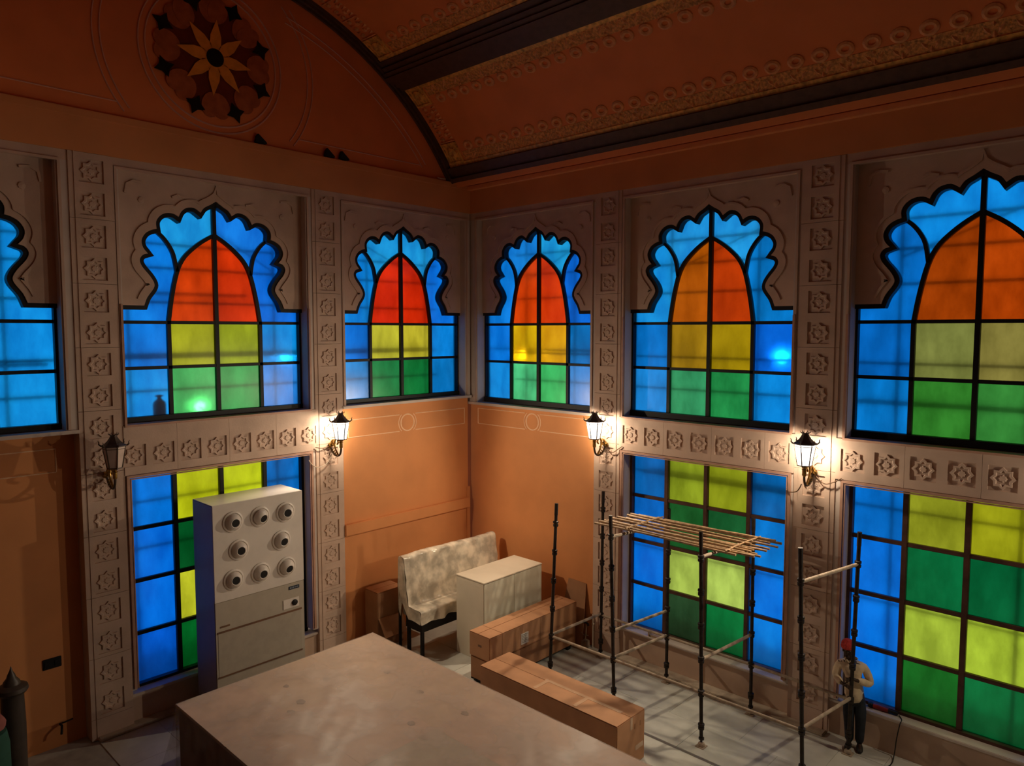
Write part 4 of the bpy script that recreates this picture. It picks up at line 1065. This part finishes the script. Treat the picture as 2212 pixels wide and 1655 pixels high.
for s in (-1, 1):
    hp = av((.045+s*.085, -.01, .88), .095, pel); kn = av((.055+s*.085, .035, .49), .062, hp); an = av((.06+s*.075, -.005, .09), .042, kn)
    ft = av((.055+s*.09, .09, .045), (.042, .03), an); av((.05+s*.095, .16, .035), (.038, .024), ft)
body = skin('body', V, Ed, Rd, pel, SKIN, wk, 1, tuple(PB))
KB = 1.09
def sub(name, pts, m, sub_=1, root=0):
    vv, ee, rr = [], [], []
    for p, r, f_ in pts:
        vv.append(W(*p)); rr.append(tuple(q*KB for q in r) if isinstance(r, tuple) else r*KB)
        if f_ is not None: ee.append((f_, len(vv)-1))
    return skin(name, vv, ee, rr, root, m, wk, sub_, tuple(PB))
sub('shirt', [((.04, -.01, .75), (.20, .15), None), ((.035, -.01, .96), (.20, .145), 0), ((.015, -.01, 1.14), (.168, .128), 1), ((-.01, 0, 1.30), (.178, .132), 2), ((-.03, .0, 1.425), (.10, .085), 3), ((-.04, .01, 1.47), (.068, .066), 4),
    ((-.195, -.005, 1.375), .082, 3), ((-.225, .01, 1.25), .072, 6), ((-.238, .02, 1.15), .066, 7), ((-.19, .11, 1.115), .057, 8), ((-.155, .175, 1.095), .048, 9),
    ((.165, -.005, 1.375), .082, 3), ((.225, .012, 1.24), .072, 11), ((.272, .03, 1.11), .066, 12), ((.155, .12, 1.16), .057, 13), ((.07, .185, 1.20), .048, 14)], SHIRT)
sub('trousers', [((.045, -.01, .95), (.155, .115), None), ((.045, -.01, .86), (.165, .12), 0),
    ((-.04, -.005, .76), .105, 1), ((-.03, .035, .49), .078, 2), ((-.015, -.0, .20), .066, 3), ((-.012, -.0, .08), .068, 4),
    ((.13, -.005, .76), .105, 1), ((.14, .035, .49), .078, 6), ((.135, -.0, .20), .066, 7), ((.132, -.0, .08), .068, 8)], JEANS)
for s in (-1, 1):
    sub('shoe', [((.06+s*.077, -.05, .045), (.046, .042), None), ((.06+s*.08, .03, .048), (.05, .044), 0), ((.055+s*.09, .11, .04), (.05, .036), 1), ((.05+s*.098, .19, .032), (.036, .026), 2)], SHOE)
hc = MB()
c0 = Vector(W(-.078, .035, 1.685))
def fn_h(u, v):
    a = 2*PI*u; b = v*PI*.58; r = 1.0+.05*noise.noise((math.cos(a)*3, math.sin(a)*3, v*6))+.03*math.sin(v*16+math.cos(a)*1.5)
    loc = PR*(.103*r*math.sin(b)*math.cos(a))+PF*(.118*r*math.sin(b)*math.sin(a))
    return tuple(c0+loc+Vector((0, 0, .093*r*math.cos(b)-.02*math.sin(a)*math.sin(b))))
hc.grid(24, 12, fn_h)
obj('headcloth', hc, REDC, wk, smooth=True)
fc_ = MB()
def ell(mb, c, rx, ry, rz, n=8):
    mb.add(*[(lambda vs, fs: (vs, fs))([W(c[0]+rx*math.cos(2*PI*i/n)*math.sin(PI*j/5), c[1]+ry*math.sin(2*PI*i/n)*math.sin(PI*j/5), c[2]+rz*math.cos(PI*j/5)) for j in range(6) for i in range(n)], [(j*n+i, j*n+(i+1) % n, (j+1)*n+(i+1) % n, (j+1)*n+i) for j in range(5) for i in range(n)])][0])
ell(fc_, (-.075, .135, 1.60), .014, .022, .026); ell(fc_, (-.145, .04, 1.60), .012, .02, .03); ell(fc_, (-.005, .04, 1.60), .012, .02, .03)
ell(fc_, (-.075, .118, 1.555), .028, .014, .008); ell(fc_, (-.073, .10, 1.52), .03, .03, .022)
obj('face_features', fc_, SKIN, wk, smooth=True)
ey = MB(); ell(ey, (-.105, .118, 1.625), .012, .008, .006); ell(ey, (-.045, .118, 1.625), .012, .008, .006)
obj('eyes', ey, mat('eye_white', (.45, .42, .38), .4), wk, smooth=True)
obj('collar', MB().tube([W(-.11, .03, 1.475), W(-.10, .075, 1.46), W(-.05, .10, 1.43), W(.0, .075, 1.46), W(.02, .03, 1.475)], [.014, .02, .012, .02, .014], 6), SHIRT, wk, smooth=True)

# ------------------------------------------------------------------ small things
tg = thing('angle_grinder', 'red and black power tool lying on the window sill beside the person', 'power tool', (9.33, .2, .60))
obj('motor_body', MB().tube([(9.22, .20, .642), (9.30, .20, .642), (9.44, .205, .64)], [.04, .042, .034], 10), REDTOOL, tg, smooth=True)
obj('handle', MB().tube([(9.44, .205, .64), (9.5, .205, .64), (9.58, .21, .638)], [.03, .026, .03], 10), RUBBER, tg, smooth=True)
obj('gear_head', MB().lathe([(.035, .605), (.045, .62), (.045, .67), (.03, .685)], 10, (9.18, .2, 0)), RUBBER, tg, smooth=True)
obj('disc', MB().lathe([(.075, .6015), (.075, .606)], 20, (9.17, .2, 0)), LEDGER, tg)
wc = obj('plastic_cup', MB().lathe([(.028, .60), (.038, .68), (.034, .678), (.025, .61)], 14, (9.03, .17, 0)), WHITEP, smooth=True); tag(wc, 'small white cup on the sill between the person and the power tool', 'cup')
cable([(9.6, .20, .62), (9.66, .12, .60), (9.66, .02, .56), (9.62, .03, .3), (9.6, .02, .06), (9.62, -.25, .012), (9.5, -.6, .012), (9.62, -.95, .012), (9.55, -1.4, .012)], .008, RUBBER, 'black power cord running from the tool down to the floor')
wb = thing('timber_offcut', 'small timber offcut lying on the sill below the bamboo platform', 'offcut', (5.15, .1, .60))
obj('block', MB().box(5.06, 5.30, .07, .15, .60, .64), TIMBER, wb, bevel=.004); obj('wedge', MB().add([(5.04, .07, .60), (5.10, .07, .60), (5.03, .07, .70), (5.04, .14, .60), (5.10, .14, .60), (5.03, .14, .70)], [(0, 1, 2), (5, 4, 3), (0, 3, 4, 1), (1, 4, 5, 2), (2, 5, 3, 0)]), TIMBER, wb)
vv = thing('floor_valve', 'small grey pipe stub with black handle beside the carton end', 'valve', (3.66, -.13, 0))
obj('valve_box', MB().box(3.56, 3.69, -.2, -.06, 0, .16), LEDGER, vv, bevel=.01); obj('pipe', MB().tube([(3.62, -.13, .16), (3.64, -.13, .35), (3.65, -.13, .5)], .012, 8), LEDGER, vv)
obj('handle', MB().tube([(3.57, -.13, .53), (3.63, -.13, .545), (3.69, -.13, .53), (3.70, -.13, .49)], .022, 8), RUBBER, vv, smooth=True)
obj('side_pipe', MB().tube([(3.52, -.13, .30), (3.58, -.13, .26), (3.69, -.13, .28)], .011, 8), LEDGER, vv)
wp = thing('white_pipe', 'thin white pipe rising against the pilaster beside the floor valve', 'pipe', (3.74, -.05, 0))
obj('pipe', MB().cyl((3.74, -.03, 0), (3.74, -.03, .72), .014, n=8), WHITEL, wp); obj('pipe_clip', MB().box(3.72, 3.76, -.045, .0, .5, .53), WHITEL, wp)
mpB = lambda u, d, z: mpL(u, d+.24, z)
sk = thing('switch_plate', 'small black double switch plate on the dim left wall', 'switch', mpB(8.93, .05, 1.40))
obj('plate', MB().box(8.80, 9.06, .04, .06, 1.31, 1.48, mpB), FRAMEB, sk, bevel=.006)
for u in (8.86, 9.0): obj('rocker', MB().box(u-.04, u+.04, .03, .04, 1.35, 1.44, mpB), RUBBER, sk, bevel=.004)
tp = thing('wall_tap', 'small dark tap low on the dim left wall', 'tap', mpB(8.86, .05, .3))
obj('spout', MB().tube([mpB(8.86, .05, .36), mpB(8.86, -.05, .37), mpB(8.88, -.12, .34), mpB(8.89, -.13, .27)], .018, 8), RUBBER, tp, smooth=True); obj('tap_handle', MB().tube([mpB(8.80, -.05, .41), mpB(8.86, -.05, .41), mpB(8.70, -.06, .43)], .012, 6), RUBBER, tp)
po = thing('turned_post', 'dark turned wooden post with pointed finial at lower left', 'post', (1.0, -9.74, 0))
obj('shaft', MB().lathe([(.20, 0), (.20, .1), (.16, .14), (.145, .6), (.15, 1.2), (.14, 1.62), (.15, 1.66)], 18, (1.0, -9.74, 0)), POST, po, smooth=True)
obj('collar', MB().lathe([(.17, 1.66), (.20, 1.70), (.19, 1.75), (.12, 1.79)], 18, (1.0, -9.74, 0)), POST, po, smooth=True)
obj('finial', MB().lathe([(.11, 1.79), (.10, 1.83), (.06, 1.88), (.045, 1.93), (.02, 1.98), (.004, 2.04)], 14, (1.0, -9.74, 0)), POST, po, smooth=True)
bn = thing('cloth_bundle', 'green cloth-covered drum with pink bundle on top at the left edge', 'bundle', (1.6, -10.16, 0))
obj('drum', MB().lathe([(.24, 0), (.26, .1), (.25, 1.3), (.22, 1.48), (.1, 1.5)], 18, (1.6, -10.16, 0)), GREENC, bn, smooth=True)
obj('pink_bundle', MB().lathe([(.12, 1.49), (.21, 1.53), (.22, 1.60), (.17, 1.68), (.05, 1.72)], 14, (1.6, -10.16, 0)), PINKC, bn, smooth=True)
for u, lab in ((5.30, 'small black spotlight on the ledge below the flower window'), (3.84, 'small black spotlight on the ledge, left of the close pair'), (3.50, 'small black spotlight on the ledge, right of the close pair')):
    t = thing('ledge_spotlight', lab, 'spotlight', mpL(u, .03, 10.11))
    hd = MB().add([mpL(u+a, d, z) for d in (-.02, .05) for a, z in ((.11, 10.13), (.09, 10.24), (.05, 10.30), (-.12, 10.16), (-.12, 10.13))], [(0, 1, 2, 3, 4), (9, 8, 7, 6, 5)]+[(i, (i+1) % 5, 5+(i+1) % 5, 5+i) for i in range(5)])
    obj('head', hd, FRAMEB, t, bevel=.008); obj('stand', MB().box(u-.03, u+.03, -.01, .04, 10.11, 10.135, mpL), FRAMEB, t)
cp_ = obj('conduit_stub', MB().tube([mpL(1.02, .0, 10.15), mpL(.92, .0, 10.14), mpL(.78, .0, 10.15)], .012, 6), WHITEL, smooth=True); tag(cp_, 'short white conduit piece on the ledge near the corner', 'conduit')
